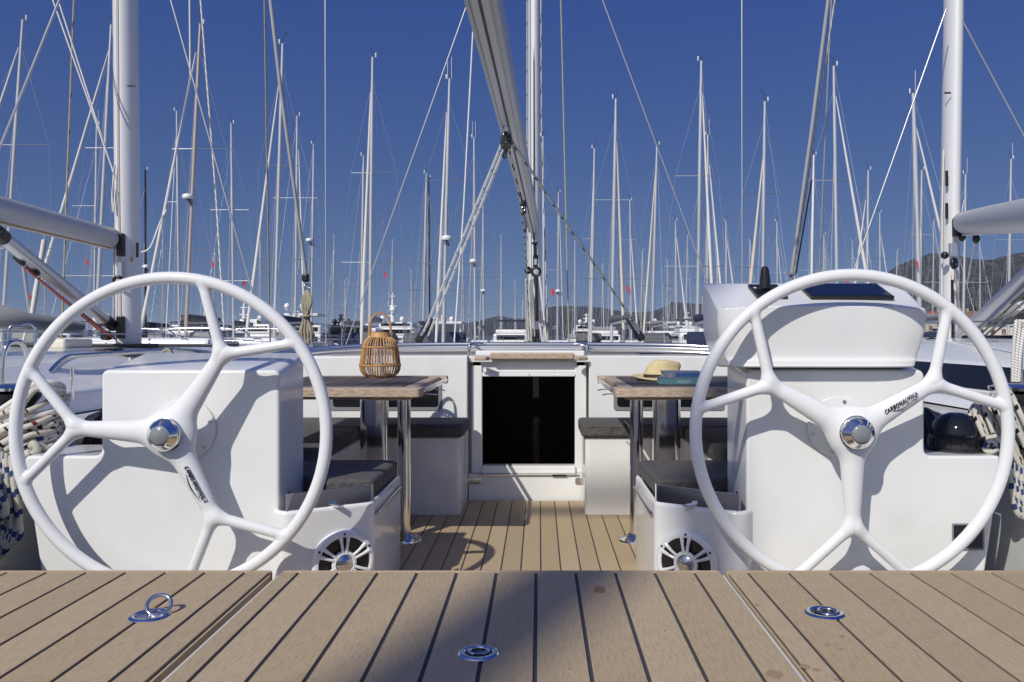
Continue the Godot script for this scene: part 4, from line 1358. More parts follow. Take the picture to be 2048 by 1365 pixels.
func loudspeaker(s):
	var a = B(0.735 * s, 0, 2.60)
	var b = B(0.471 * s, 0, 2.765)
	var o = a.lerp(b, 0.66 if s < 0 else 0.62)
	o.y = H - 0.746
	var tx = (b - a).normalized() * -s
	var nz = tx.cross(Vector3.UP)
	if nz.z < 0:
		nz = -nz
	tx = Vector3.UP.cross(nz)
	var bs = Basis(tx, Vector3.UP, nz)
	var t = thing("loudspeaker", "round white loudspeaker with spoked grille on the " + ("lantern" if s < 0 else "plotter") + " side seat base", "loudspeaker", o, "cockpit loudspeakers")
	var z = bs * Basis(Vector3.RIGHT, PI / 2)
	part(t, "cone", MB.new().lathe([Vector2(0.090, 0.012), Vector2(0.084, 0.013), Vector2(0.045, 0.006), Vector2(0.03, 0.006)], Transform3D(z, o), 36), M.black)
	part(t, "frame_ring", MB.new().lathe([Vector2(0.107, 0.0), Vector2(0.107, 0.010), Vector2(0.103, 0.016), Vector2(0.092, 0.020), Vector2(0.086, 0.018), Vector2(0.086, 0.010)], Transform3D(z, o), 44, 50), M.white)
	for k in 12:
		var an = TAU * (int(k / 2) + 0.5) / 6 + (0.15 if k % 2 else -0.15)
		var dr = bs * Vector3(cos(an), sin(an), 0)
		var i0 = bs * Vector3(cos(an - (0.18 if k % 2 else -0.18)), sin(an - (0.18 if k % 2 else -0.18)), 0)
		part(t, "grille_spoke", MB.new().tube([o + dr * 0.038 + nz * 0.019, o + dr * 0.062 + nz * 0.021, o + dr * 0.090 + nz * 0.017], [0.0055, 0.0050, 0.0075], 8), M.white)
	part(t, "grille_hub", MB.new().lathe([Vector2(0.042, 0.014), Vector2(0.040, 0.021), Vector2(0.032, 0.024), Vector2(0.029, 0.020)], Transform3D(z, o), 32, 50), M.white)
	part(t, "tweeter_cap", MB.new().lathe([Vector2(0.030, 0.018), Vector2(0.022, 0.025), Vector2(0.001, 0.028)], Transform3D(z, o), 24, 60), M.steel)
	for k in 6:
		var an = TAU * (k + 0.5) / 6
		part(t, "screw", MB.new().ball(o + bs * Vector3(cos(an) * 0.096, sin(an) * 0.096, 0.0185), 0.0045, Vector3.ONE, 8), M.black)


# ---------------------------------------------------------------- ropes
func strand(t, pts, r, m, called = "strand"):
	part(t, called, MB.new().tube(curve(pts, 6), r, 8, true, 15.0), m)

func ropes():
	var t = thing("rope_coil", "heap of white sheets with red, black and blue flecks round the lantern side winch", "rope", P(60, 880, 2.85))
	var ms = [M.ropeblack, M.ropered, M.ropeblack, M.line, M.ropedense, M.ropeblue, M.ropeblack, M.ropeblack]
	for i in 15:
		var y = 806 + i * 8.0
		var j = rng.randf_range(-9, 9)
		var k = rng.randf_range(-7, 7)
		strand(t, [P(134 - i * 1.5, y - 14 + i, 2.96), P(104, y + 2 + j + i, 2.86 - 0.004 * i), P(54, y + 14 + k + i * 2, 2.80 - 0.006 * i + 0.02 * (i % 3)), P(8, y + 30 + j + i * 3, 2.79 + 0.015 * (i % 2)), P(-50, y + 60 + k + i * 5, 2.82)], 0.0105 + 0.0025 * ((i * 5) % 3) / 2.0, ms[(i * 3) % 8])
	for i in 4:
		strand(t, [P(126, 775 + i * 3, 2.93), P(112, 768 + i * 6, 2.84), P(70, 768 + i * 4, 2.80), P(30, 800 + i * 10, 2.80), P(-30, 840 + i * 12, 2.82)], 0.010, M.ropeblack if i % 2 else M.line)
	strand(t, [P(98, 902, 2.76), P(75, 893, 2.74), P(62, 905, 2.73), P(66, 888, 2.72), P(74, 900, 2.72), P(60, 908, 2.73), P(20, 920, 2.74)], 0.0125, M.ropeblack)
	var h = thing("rope_hank", "hank of blue flecked rope hanging below the lantern side winch", "rope", P(20, 1120, 2.74))
	for i in 6:
		var x = 2 + i * 7.5
		var w = rng.randf_range(-4, 4)
		strand(h, [P(x - 6, 900 + i * 4, 2.74), P(x - 2 + w, 960, 2.715 + 0.012 * (i % 2)), P(x + 2 - w, 1030, 2.715 + 0.012 * (i % 2)), P(x + 1, 1085 - i * 4, 2.715), P(x - 6, 1114 - i * 7, 2.715), P(x - 14, 1085 - i * 4, 2.73), P(x - 14, 1000, 2.74)], 0.0105, M.ropeblue)
	strand(h, [P(-14, 1000, 2.69), P(2, 992, 2.68), P(10, 1010, 2.67), P(8, 1032, 2.67), P(-10, 1040, 2.68)], 0.0115, M.ropeblue)

	t = thing("rope_coil", "coil of white rope with black flecks hung from the plotter side winch", "rope", P(1990, 900, 2.75))
	for i in 13:
		var o = i * 6.4
		var j = rng.randf_range(-7, 7)
		var z = 0.028 * (i % 3) - 0.02
		strand(t, [P(1956 + o * 0.75, 800 - i * 2, 2.90), P(1950 + o, 826 - i * 3 + j, 2.80 + z), P(1962 + o, 858 - i * 3, 2.75 + z), P(1990 + o * 0.9 + j, 905 - i * 2, 2.74 + z), P(2022 + o * 0.8, 960 - i * 1.4, 2.74 + z), P(2070 + o, 1030, 2.76)], 0.0092, M.ropedense)
	for i in 7:
		strand(t, [P(1948 + i * 6, 812 + i * 3, 2.84), P(1941 + i * 5, 835 + i * 5, 2.79 + 0.02 * (i % 2)), P(1960 + i * 6, 872 + i * 3, 2.77 + 0.02 * (i % 2)), P(1986 + i * 5, 896 + i * 2, 2.76)], 0.0088, M.ropedense)
	strand(t, [P(1975, 880, 2.72), P(1992, 876, 2.70), P(2000, 892, 2.69), P(1984, 903, 2.70), P(1970, 897, 2.71), P(1982, 884, 2.70), P(2003, 900, 2.70)], 0.011, M.ropeblue)
	h = thing("rope_hank", "blue flecked rope hank hanging below the black flecked coil", "rope", P(2040, 1060, 2.72))
	for i in 4:
		strand(h, [P(2024 + i * 9, 925 + i * 6, 2.71), P(2026 + i * 9, 980, 2.705), P(2034 + i * 9, 1022 + i * 4, 2.705), P(2046 + i * 8, 1030 + i * 3, 2.71), P(2056 + i * 6, 990, 2.72)], 0.0115, M.ropeblue)


# ---------------------------------------------------------------- other yachts
func hull_mesh(x, d, L, beam, deck, turn = 1.0, rise = 0.25):
	# a simple round bilged hull; turn 1: bow away from the camera
	var rows = []
	for i in 11:
		var u = i / 10.0
		var half = beam / 2 * (0.80 + 0.2 * sin(minf(u / 0.45, 1.0) * PI / 2)) if u < 0.45 else beam / 2 * pow(maxf(1.0 - pow((u - 0.45) / 0.55, 2.2), 0.0), 0.8)
		half = maxf(half, 0.03)
		var dd = d + turn * (u - 0.5) * L
		var top = deck + rise * u * u
		var r = []
		for k in 11:
			var a = PI * k / 10
			r.append(Vector3(x - cos(a) * half, top - (top + 0.5) * pow(sin(a), 0.5), -dd))
		rows.append(r)
	var mb = MB.new()
	mb.skin(rows, false, Vector3(x, deck, -d))
	var up = Vector3.UP
	for i in 10:
		mb.quad(rows[i][0] - up * 0.03, rows[i + 1][0] - up * 0.03, rows[i + 1][10] - up * 0.03, rows[i][10] - up * 0.03, up, up, up, up)
	mb.flat(rows[0][0], rows[0][3], rows[0][7], rows[0][10], Vector3(0, 0, turn))
	return mb

func masthead(mast, p, d, s):
	var u = d / F
	part(mast, "masthead_gear", MB.new().tube([p + Vector3(-0.16 * s, 0.02, 0), p + Vector3(0.12 * s, 0.05, 0)], 0.016, 5), M.wiredark)
	part(mast, "wind_vane", MB.new().tube([p, p + Vector3(0.02 * s, 0.35, 0), p + Vector3(0.26 * s, 0.62, 0)], 0.013, 5), M.black)
	part(mast, "anemometer", MB.new().tube([p + Vector3(-0.16 * s, 0.0, 0), p + Vector3(-0.16 * s, 0.22, 0)], [0.02, 0.045], 6), M.white)

func yacht(label, tx, ty, bx, d, spr, furl, opt = {}):
	var top = P(tx, ty, d)
	var low = P(bx, 690, d)
	var deck = opt.get("deck", 1.25)
	var foot = low + (top - low) * ((deck + 0.3 - low.y) / (top.y - low.y))
	var t = thing("sailing_yacht", label, "sailing yacht", Vector3(foot.x, 0, -d), opt.get("group", "moored sailing yachts"))
	var turn = opt.get("turn", -1.0 if rng.randf() < 0.6 else 1.0)
	var L = opt.get("L", 12.0)
	part(t, "hull", hull_mesh(foot.x, d, L, opt.get("beam", 3.8), deck, turn), opt.get("hull", M.gel))
	# coachroof with side windows
	var ch = MB.new().rbox(Vector3(foot.x, deck + 0.15, -(d + turn * 0.3)), Vector3(2.2, 0.42, 5.2), 0.16)
	var cr = part(t, "coachroof", ch, M.deckwhite)
	for s in [-1.0, 1.0]:
		part(cr, "window", MB.new().rbox(Vector3(foot.x + s * 1.1, deck + 0.2, -(d + turn * 0.3)), Vector3(0.02, 0.16, 3.0), 0.008, 1), M.smoked)
	var hood = [M.cover, M.covernavy, M.coverlight][rng.randi() % 3]
	if rng.randf() < 0.55:
		part(t, "sprayhood", MB.new().rbox(Vector3(foot.x, deck + 0.62, -(d - turn * 2.6)), Vector3(1.8, 0.60, 1.1), 0.14, 2, Basis(Vector3.RIGHT, turn * 0.25)), hood)
	var mm = opt.get("mast", M.spar)
	var r0 = opt.get("r", 0.080)
	var mast = part(t, "mast", MB.new().tube([foot, foot.lerp(top, 0.8), top], [r0, r0, r0 * 0.72], 12), mm)
	var sg = 1.0 if rng.randf() < 0.5 else -1.0
	masthead(mast, top, d, sg)
	if opt.has("aerial"):
		part(mast, "aerial", line(top + Vector3(0.1, 0, 0), top + Vector3(0.1, 1.1, 0), 0.014, 5), M.sail)
		if opt.aerial > 1:
			part(mast, "aerial", line(top + Vector3(-0.1, 0, 0), top + Vector3(-0.1, 1.1, 0), 0.014, 5), M.sail)
	# spreaders, then shrouds running over their tips to the deck edge
	var lt = [top.lerp(foot, 0.08)]
	var rt = [top.lerp(foot, 0.08)]
	for s in spr:
		var a = P(s[1], s[0], d)
		var b = P(s[2], s[0] + (3 if s.size() > 3 else 0), d)
		var q = foot.lerp(top, (a.y - foot.y) / (top.y - foot.y))
		var sm = M.wiredark if opt.get("dark", false) or rng.randf() < 0.45 else M.spar
		part(t, "spreader", MB.new().tube([a, q], 0.018, 5), sm)
		part(t, "spreader", MB.new().tube([q, b], 0.018, 5), M.wiredark if rng.randf() < 0.6 else sm)
		lt.append(a); rt.append(b)
	var hb = opt.get("beam", 3.8) * 0.45
	lt.append(Vector3(minf(lt[lt.size() - 1].x, foot.x - hb * 0.8), deck + 0.05, -d))
	rt.append(Vector3(maxf(rt[rt.size() - 1].x, foot.x + hb * 0.8), deck + 0.05, -d))
	var wr = 0.0062 * maxf(1.0, d / 45.0)
	part(t, "shroud", MB.new().tube(lt, wr, 4, false), M.wire)
	part(t, "shroud", MB.new().tube(rt, wr, 4, false), M.wire)
	if spr.size() > 0:
		var m1 = foot.lerp(top, 0.55)
		part(t, "lower_shroud", MB.new().tube([m1, lt[lt.size() - 1]], wr, 4, false), M.wire)
		part(t, "lower_shroud", MB.new().tube([m1, rt[rt.size() - 1]], wr, 4, false), M.wire)
		for k in 3:
			var hx = rng.randf_range(0.12, 0.5) * (1.0 if k % 2 else -1.0)
			part(t, "halyard", MB.new().tube([foot.lerp(top, rng.randf_range(0.7, 0.97)), foot + Vector3(hx, 0, 0.2)], wr * 1.2, 4, false), [M.line, M.wiredark, M.wire][k])
	var bow = Vector3(foot.x, deck + 0.3, -(d + turn * L * 0.48))
	var stern = Vector3(foot.x, deck + 0.2, -(d - turn * L * 0.47))
	part(t, "backstay", MB.new().tube([top, stern], wr, 4, false), M.wire)
	if furl:
		var f0 = P(furl[0], furl[1], d)
		var f1 = P(furl[2], furl[3], d)
		var g = furl[4]
		# carry the stay down to the deck
		var e = f1 + (f1 - f0).normalized() * clampf((f1.y - deck - 0.3) / maxf(0.05, (f0 - f1).normalized().y), 0.0, 3.0)
		part(t, "furled_sail", MB.new().tube([f0, f0.lerp(e, 0.1), f0.lerp(e, 0.5), f0.lerp(e, 0.9), e], [0.02, 0.04, 0.07, 0.085, 0.05] if furl.size() < 6 else [0.02, 0.03, 0.036, 0.04, 0.03], 8), g)
	else:
		part(t, "forestay", MB.new().tube([top.lerp(foot, 0.1), bow], wr, 4, false), M.wire)
	# boom under its sail cover
	var bh = foot + Vector3(0, 1.15, 0)
	var be = bh - Vector3(0, -0.1, -turn * -4.4) * 1.0
	be = Vector3(foot.x + rng.randf_range(-0.4, 0.4), bh.y + 0.1, -(d - turn * 4.3))
	var bo = part(t, "boom", MB.new().tube([bh, be], 0.07, 8), mm)
	part(bo, "sail_cover", MB.new().tube([bh.lerp(be, 0.03) + Vector3(0, 0.22, 0), bh.lerp(be, 0.3) + Vector3(0, 0.2, 0), bh.lerp(be, 0.95) + Vector3(0, 0.13, 0)], [0.2, 0.17, 0.1], 10), opt.get("cover", [M.cover, M.coverlight, M.covernavy, M.sail][rng.randi() % 4]))
	if opt.has("radar"):
		var q = P(opt.radar[0], opt.radar[1], d - 0.25)
		part(mast, "radar_dome", MB.new().lathe([Vector2(0.22, -0.12), Vector2(0.26, -0.05), Vector2(0.24, 0.07), Vector2(0.10, 0.13), Vector2(0.001, 0.14)], Transform3D(Basis(), q), 20, 60), M.white)
		part(mast, "radar_bracket", MB.new().tube([q + Vector3(0, -0.12, 0), q + Vector3(0.1, -0.35, -0.2)], 0.05, 6), M.wiredark)
	for fl in opt.get("flags", []):
		var c = P(fl[0], fl[1], d - 0.3)
		var fx = 0.28 * d / 40.0
		part(t, "courtesy_flag", MB.new().skin([[c, c + Vector3(0.05, -fx, 0.05)], [c + Vector3(fx * 0.35, -0.1, 0.08), c + Vector3(fx * 0.4, -fx * 1.3, 0.0)], [c + Vector3(fx * 0.6, -0.3, 0.0), c + Vector3(fx * 0.55, -fx * 1.5, 0.06)]]), M.red)
		part(t, "flag_halyard", line(c + Vector3(0, 2.5, 0), Vector3(c.x, deck, c.z), wr, 4), M.wire)
	# pushpit and lifelines
	for s in [-1.0, 1.0]:
		var rail = []
		for i in 6:
			var u = i / 5.0
			rail.append(Vector3(foot.x + s * hb * (1.0 if u < 0.7 else 1.0 - (u - 0.7)), deck + 0.62, -(d - turn * (0.46 - 0.8 * u) * L)))
		part(t, "lifeline", MB.new().tube(rail, 0.012, 4, false), M.wire)
	return t

func neighbours():
	# the yacht alongside to the left
	var t = thing("sailing_yacht", "white sailing yacht moored alongside, thick grey mast with red vang tackle", "sailing yacht", Vector3(-4.85, 0, -8), "yachts moored alongside")
	part(t, "hull", hull_mesh(-4.85, 8.0, 13.0, 4.3, 1.62, 1.0, 0.0), M.gel)
	var sec = rounded([Vector2(-6.6, -0.50), Vector2(-6.25, -0.17), Vector2(-5.8, -0.125), Vector2(-3.95, -0.125), Vector2(-3.52, -0.165), Vector2(-3.30, -0.31), Vector2(-3.02, -0.36), Vector2(-2.98, -0.50)], [0.0, 0.08, 0.1, 0.2, 0.09, 0.06, 0.03, 0.0], 5)
	var cr = part(t, "coachroof", MB.new().prism(sec, face_at(12.0), 7.4, 0.02), M.gel)
	part(cr, "window", MB.new().rbox(W(-3.62, -0.135, 7.2), Vector3(0.26, 0.012, 0.5), 0.005, 1, Basis(Vector3(0, 0, 1), -0.1)), M.smoked)
	part(cr, "deck_box", MB.new().rbox(P(128, 688, 8.0), Vector3(0.30, 0.10, 0.5), 0.03), M.cream)
	part(cr, "line_organiser", MB.new().rbox(W(-4.3, -0.105, 8.6), Vector3(2.2, 0.03, 0.4), 0.01), M.black)
	part(cr, "handrail", MB.new().tube(curve([W(-3.40, -0.262, 5.72), W(-3.42, -0.165, 5.95), W(-3.42, -0.150, 6.2), W(-3.42, -0.140, 7.5), W(-3.42, -0.142, 7.75), W(-3.40, -0.25, 7.85)], 4), 0.019, 10), M.chrome)
	part(cr, "handrail_foot", MB.new().tube([W(-3.42, -0.185, 6.9), W(-3.42, -0.26, 6.9)], 0.014, 8), M.cream)
	# rope tied round the handrail
	part(cr, "rail_rope", MB.new().tube(curve([P(322, 735, 7.0), P(325, 705, 6.95), P(338, 700, 6.93), P(346, 712, 6.93), P(336, 722, 6.95), P(350, 724, 6.95)], 4), 0.012, 6), M.ropetan)
	# mast: wide section with a track groove
	var m0 = P(257, 692, 9.5)
	var m1 = P(248, -250, 9.5)
	var rows = []
	for e in [m0, m1]:
		var r = []
		for k in 20:
			var a = TAU * k / 20
			r.append(e + Vector3(cos(a) * 0.125, 0, sin(a) * 0.17))
		rows.append(r)
	var mast = part(t, "mast", MB.new().skin(rows, true, Vector3(-4.75, 5, -9.5)), M.sparpaint)
	part(mast, "sail_track", MB.new().tube([P(242, 650, 9.34), P(238, 380, 9.34), P(234, -100, 9.34)], 0.018, 6), M.spargold)
	part(mast, "mast_label", MB.new().box(P(262, 172, 9.33), Vector3(0.09, 0.02, 0.004)), M.black)
	part(mast, "mast_label", MB.new().box(P(263, 519, 9.33), Vector3(0.035, 0.05, 0.004)), M.bamboo[0])
	part(mast, "gooseneck", MB.new().rbox(P(241, 490, 9.3), Vector3(0.07, 0.26, 0.08), 0.01), M.black)
	part(mast, "vang_bracket", MB.new().rbox(P(241, 655, 9.3), Vector3(0.07, 0.25, 0.08), 0.01), M.black)
	part(mast, "track_car", MB.new().rbox(P(241, 540, 9.28), Vector3(0.06, 0.18, 0.06), 0.01), M.steel)
	part(mast, "track_block", MB.new().torus(P(235, 562, 9.25), Basis(), 0.045, 0.02, 16, 8), M.black)
	part(mast, "cleat", MB.new().rbox(P(274, 500, 9.4), Vector3(0.025, 0.17, 0.03), 0.008), M.black)
	part(mast, "mast_collar", MB.new().rbox(P(262, 692, 9.4), Vector3(0.45, 0.05, 0.45), 0.02), M.black)
	var bA = P(228, 480, 9.4)
	var bB = Vector3(-4.62, bA.y + 0.02, -4.4)
	var boom = part(t, "boom", MB.new().tube([bA, bB], 0.125, 20), M.boomgrey)
	part(boom, "boom_end", MB.new().tube([bA + (bB - bA).normalized() * -0.06, bA + (bB - bA).normalized() * 0.16], [0.09, 0.128], 20), M.black)
	part(boom, "boom_trim", MB.new().tube([bA + Vector3(0.06, -0.115, 0.2), bB + Vector3(0.06, -0.115, 0)], 0.008, 6), M.bamboo[0])
	var vA = P(226, 652, 9.35)
	var vB = P(-10, 464, 7.05)
	var vang = part(t, "rigid_vang", MB.new().tube([vA, vB], 0.062, 16), M.alu)
	part(vang, "vang_end", MB.new().tube([vA, vA.lerp(vB, 0.10)], 0.068, 14), M.black)
	part(vang, "vang_end", MB.new().tube([vB, vB.lerp(vA, 0.05)], 0.07, 14), M.black)
	for i in 5:
		part(t, "vang_tackle", MB.new().tube([P(30 + i * 6, 520 + i * 5, 7.5), P(196 + i * 9, 660 + i * 5, 9.3)], 0.0085, 6, true, 3.0), M.redrope if i % 3 < 2 else M.ropetan)
	part(t, "vang_block", MB.new().rbox(P(38, 520, 7.5), Vector3(0.05, 0.12, 0.06), 0.02, 2, Basis(Vector3(0, 0, 1), 0.8)), M.black)
	part(t, "vang_block", MB.new().rbox(P(66, 540, 7.7), Vector3(0.05, 0.14, 0.06), 0.02, 2, Basis(Vector3(0, 0, 1), 0.8)), M.black)
	part(t, "vang_block", MB.new().rbox(P(212, 672, 9.3), Vector3(0.12, 0.10, 0.08), 0.03), M.black)
	# its standing and running rigging
	for q in [[118, 0, -8, 312, 8.0, 0.012, M.wire], [105, 0, 232, 360, 8.8, 0.008, M.line], [117, 4, 226, 345, 8.9, 0.008, M.line], [341, 0, 512, 612, 9.5, 0.011, M.wire], [378, -60, 380, 150, 9.5, 0.009, M.line]]:
		part(t, "stay", line(P(q[0], q[1], q[4]), P(q[2], q[3], q[4]), q[5]), q[6])
	part(t, "stay", line(P(380, 150, 9.5), P(330, 425, 9.5), 0.007), M.wire)
	part(t, "lazy_jack", MB.new().tube([P(148, -20, 9.0), P(132, 400, 9.0), P(122, 695, 9.0)], 0.010, 6, true, 2.5), M.ropetan)
	part(t, "halyard", MB.new().tube([P(399, -20, 9.6), P(432, 400, 9.6), P(448, 660, 9.6)], 0.010, 6, true, 2.5), M.ropewhite)
	part(t, "halyard", MB.new().tube([P(272, 260, 9.55), P(278, 500, 9.55), P(276, 690, 9.55)], 0.010, 6, true, 2.5), M.ropedense)
	part(t, "halyard", MB.new().tube(curve([P(282, 505, 9.4), P(300, 495, 9.4), P(318, 450, 9.45), P(332, 420, 9.5)], 4), 0.010, 6), M.line)
	part(t, "halyard", MB.new().tube([P(228, 500, 9.3), P(226, 640, 9.3)], 0.009, 6, true, 2.5), M.ropered)
	part(t, "mast_rope", MB.new().tube(curve([P(229, 330, 9.3), P(224, 390, 9.3), P(226, 425, 9.3), P(231, 380, 9.3)], 4), 0.010, 6), M.ropewhite)
	# pushpit and guard rails at its side deck
	part(t, "guard_rail", MB.new().tube(curve([P(6, 800, 4.7), P(6, 725, 4.7), P(14, 692, 4.72), P(30, 684, 4.78), P(46, 692, 4.84), P(56, 735, 4.9), P(60, 790, 4.95)], 5), 0.014, 10), M.chrome)
	part(t, "guard_rail", MB.new().tube([P(-5, 664, 5.4), P(330, 670, 9.0), P(620, 690, 13.0)], 0.006, 6), M.wire)
	part(t, "stanchion", line(P(70, 655, 6.2), P(71, 745, 6.2), 0.014, 8), M.chrome)
	part(t, "stanchion", line(P(143, 735, 5.2), P(144, 800, 5.2), 0.013, 8), M.chrome)
	part(t, "stanchion", line(P(418, 680, 10.0), P(420, 735, 10.0), 0.016, 8), M.chrome)

	# the yacht alongside to the right
	t = thing("sailing_yacht", "white sailing yacht alongside with dark window band and silver boom", "sailing yacht", Vector3(5.0, 0, -8), "yachts moored alongside")
	part(t, "hull", hull_mesh(5.0, 8.0, 13.0, 4.4, 1.60, 1.0, 0.0), M.gel)
	sec = rounded([Vector2(2.92, -0.50), Vector2(2.98, -0.44), Vector2(3.22, -0.41), Vector2(3.30, -0.21), Vector2(3.75, -0.06), Vector2(4.2, -0.03), Vector2(6.0, -0.03), Vector2(6.6, -0.2), Vector2(6.9, -0.5)], [0.0, 0.03, 0.02, 0.05, 0.1, 0.1, 0.1, 0.1, 0.0], 5)
	cr = part(t, "coachroof", MB.new().prism(sec, face_at(11.5), 7.0, 0.03), M.gel)
	part(cr, "window_band", MB.new().flat(W(3.222, -0.395, 4.9), W(3.222, -0.395, 10.5), W(3.287, -0.225, 10.3), W(3.287, -0.225, 4.7), Vector3(-1, 0.2, 0)), M.smoked)
	part(cr, "skylight", MB.new().rbox(P(1928, 695, 7.2), Vector3(0.30, 0.02, 0.6), 0.008, 2, Basis(Vector3(0, 0, 1), 0.32)), M.smoked)
	part(cr, "skylight", MB.new().rbox(W(4.6, -0.02, 8.0), Vector3(0.7, 0.04, 0.6), 0.015), M.smoked)
	m0 = P(1897, 690, 10.0)
	m1 = P(1912, -250, 10.0)
	rows = []
	for e in [m0, m1]:
		var r = []
		for k in 20:
			var a = TAU * k / 20
			r.append(e + Vector3(cos(a) * 0.098, 0, sin(a) * 0.16))
		rows.append(r)
	mast = part(t, "mast", MB.new().skin(rows, true, Vector3(4.95, 5, -10)), M.sparpaint)
	part(mast, "sail_track", MB.new().tube([P(1913, 640, 9.86), P(1916, 380, 9.86), P(1922, -100, 9.86)], 0.014, 6), M.spargold)
	for yy in [357, 422]:
		part(mast, "mast_slot", MB.new().rbox(P(1894, yy, 9.85), Vector3(0.035, 0.19, 0.02), 0.016), M.black)
	part(mast, "mast_label", MB.new().box(P(1896, 186, 9.84), Vector3(0.08, 0.02, 0.004)), M.black)
	part(mast, "gooseneck", MB.new().rbox(P(1916, 455, 9.75), Vector3(0.10, 0.22, 0.10), 0.02), M.black)
	part(mast, "rope_block", MB.new().ball(P(1890, 511, 9.75), 0.045), M.black)
	part(mast, "rope_block", MB.new().torus(P(1909, 527, 9.7), Basis(Vector3.UP, 0.7), 0.05, 0.025, 16, 8), M.black)
	part(mast, "vang_bracket", MB.new().rbox(P(1907, 500, 9.75), Vector3(0.09, 0.16, 0.06), 0.01), M.alu)
	bA = P(1926, 446, 9.9)
	bB = P(2120, 422, 5.4)
	boom = part(t, "boom", MB.new().tube([bA, bA.lerp(bB, 0.5), bB], [0.13, 0.135, 0.13], 20), M.boomgrey)
	part(boom, "boom_end", MB.new().tube([bA.lerp(bB, -0.02), bA.lerp(bB, 0.05)], [0.10, 0.134], 20), M.black)
	part(boom, "reef_line", MB.new().tube([P(1925, 470, 9.7), P(2070, 462, 7.0)], 0.014, 6), M.sail)
	for q in [[1925, 474, 9.7], [1953, 478, 9.2]]:
		part(boom, "boom_block", MB.new().ball(P(q[0], q[1], q[2]), 0.05, Vector3(0.8, 1.1, 0.8)), M.black)
	part(t, "reef_tail", line(P(1950, 480, 9.2), P(1935, 570, 9.6), 0.010), M.line)
	part(t, "rigid_vang", MB.new().tube([P(1918, 678, 9.9), P(2075, 535, 7.3)], 0.078, 16), M.alu)
	for i in 4:
		part(t, "vang_tackle", line(P(1940 + i * 8, 680 + i * 2, 9.6), P(2052 + i * 14, 566 + i * 6, 7.6), 0.010), M.ropetan if i % 2 else M.line)
	for q in [[1893, 18, 1704, 552, 9.6, 0.010, M.wire], [1926, 42, 2056, 285, 9.0, 0.009, M.wire], [1907, 540, 1899, 690, 9.6, 0.012, M.line], [1910, 545, 1930, 690, 9.6, 0.010, M.ropetan], [1905, 560, 1907, 690, 9.5, 0.016, M.black]]:
		part(t, "stay", line(P(q[0], q[1], q[4]), P(q[2], q[3], q[4]), q[5]), q[6])
	part(t, "halyard", MB.new().tube([P(1888, 300, 9.9), P(1885, 420, 9.9), P(1884, 690, 9.9)], 0.010, 6), M.line)
	part(t, "guard_rail", MB.new().tube([P(1760, 640, 13.0), P(1860, 647, 8.0), P(2060, 640, 5.6)], 0.006, 6), M.wiredark)
	part(t, "guard_rail", MB.new().tube(curve([P(2046, 800, 5.2), P(2044, 700, 5.2), P(2052, 655, 5.2), P(2070, 640, 5.2)], 4), 0.014, 10), M.chrome)
	part(t, "fairlead_coil", MB.new().torus(P(1862, 705, 8.4), Basis(Vector3.UP, 1.1), 0.08, 0.014, 20, 6), M.black)
	part(t, "fairlead_coil", MB.new().torus(P(1872, 684, 8.6), Basis(Vector3.RIGHT, 1.2), 0.12, 0.016, 20, 6), M.black)
	# white mooring line hung on its rail
	var h = thing("rope_hank", "white twisted mooring line hanging from the neighbouring rail", "rope", P(2030, 765, 5.0))
	for i in 3:
		strand(h, [P(2040 + i * 7, 655, 5.02), P(2034 + i * 7, 642, 5.0), P(2031 + i * 8, 662, 4.98 + 0.02 * i), P(2027 + i * 7, 710, 4.98), P(2026 + i * 6, 764, 4.98)], 0.0105, M.ropewhite)

	# a yacht lying astern: its mast and spreader cast the soft shadows on the middle lid and the sole
	var q0 = Vector3(-0.050, H - 0.47, -1.36) - SUN * 11.5
	var dir = Vector3(-0.15, 1.0, 0.02)
	var foot = q0 + dir * (1.2 - q0.y)
	var head = q0 + dir * (20.0 - q0.y)
	var mid = Vector3(foot.x, 0, foot.z)
	t = thing("sailing_yacht", "white sailing yacht with leaning silver mast moored astern of the teak lids", "sailing yacht", mid, "moored sailing yachts")
	part(t, "hull", hull_mesh(mid.x, -mid.z - 1.0, 11.0, 3.8, 1.2, -1.0), M.gel)
	part(t, "coachroof", MB.new().rbox(mid + Vector3(0, 1.35, 0.8), Vector3(2.1, 0.4, 4.5), 0.15), M.deckwhite)
	part(t, "mast", MB.new().tube([foot, head], [0.15, 0.10], 16), M.spar)
	var sp = foot.lerp(head, (15.5 - foot.y) / (head.y - foot.y))
	part(t, "spreader", line(sp + Vector3(-1.6, 0, 0), sp + Vector3(1.6, 0, 0), 0.07, 8), M.spar)
	part(t, "boom", MB.new().tube([foot + Vector3(0, 1.3, 0), foot + Vector3(0.1, 1.4, 4.0)], 0.07, 10), M.spar)


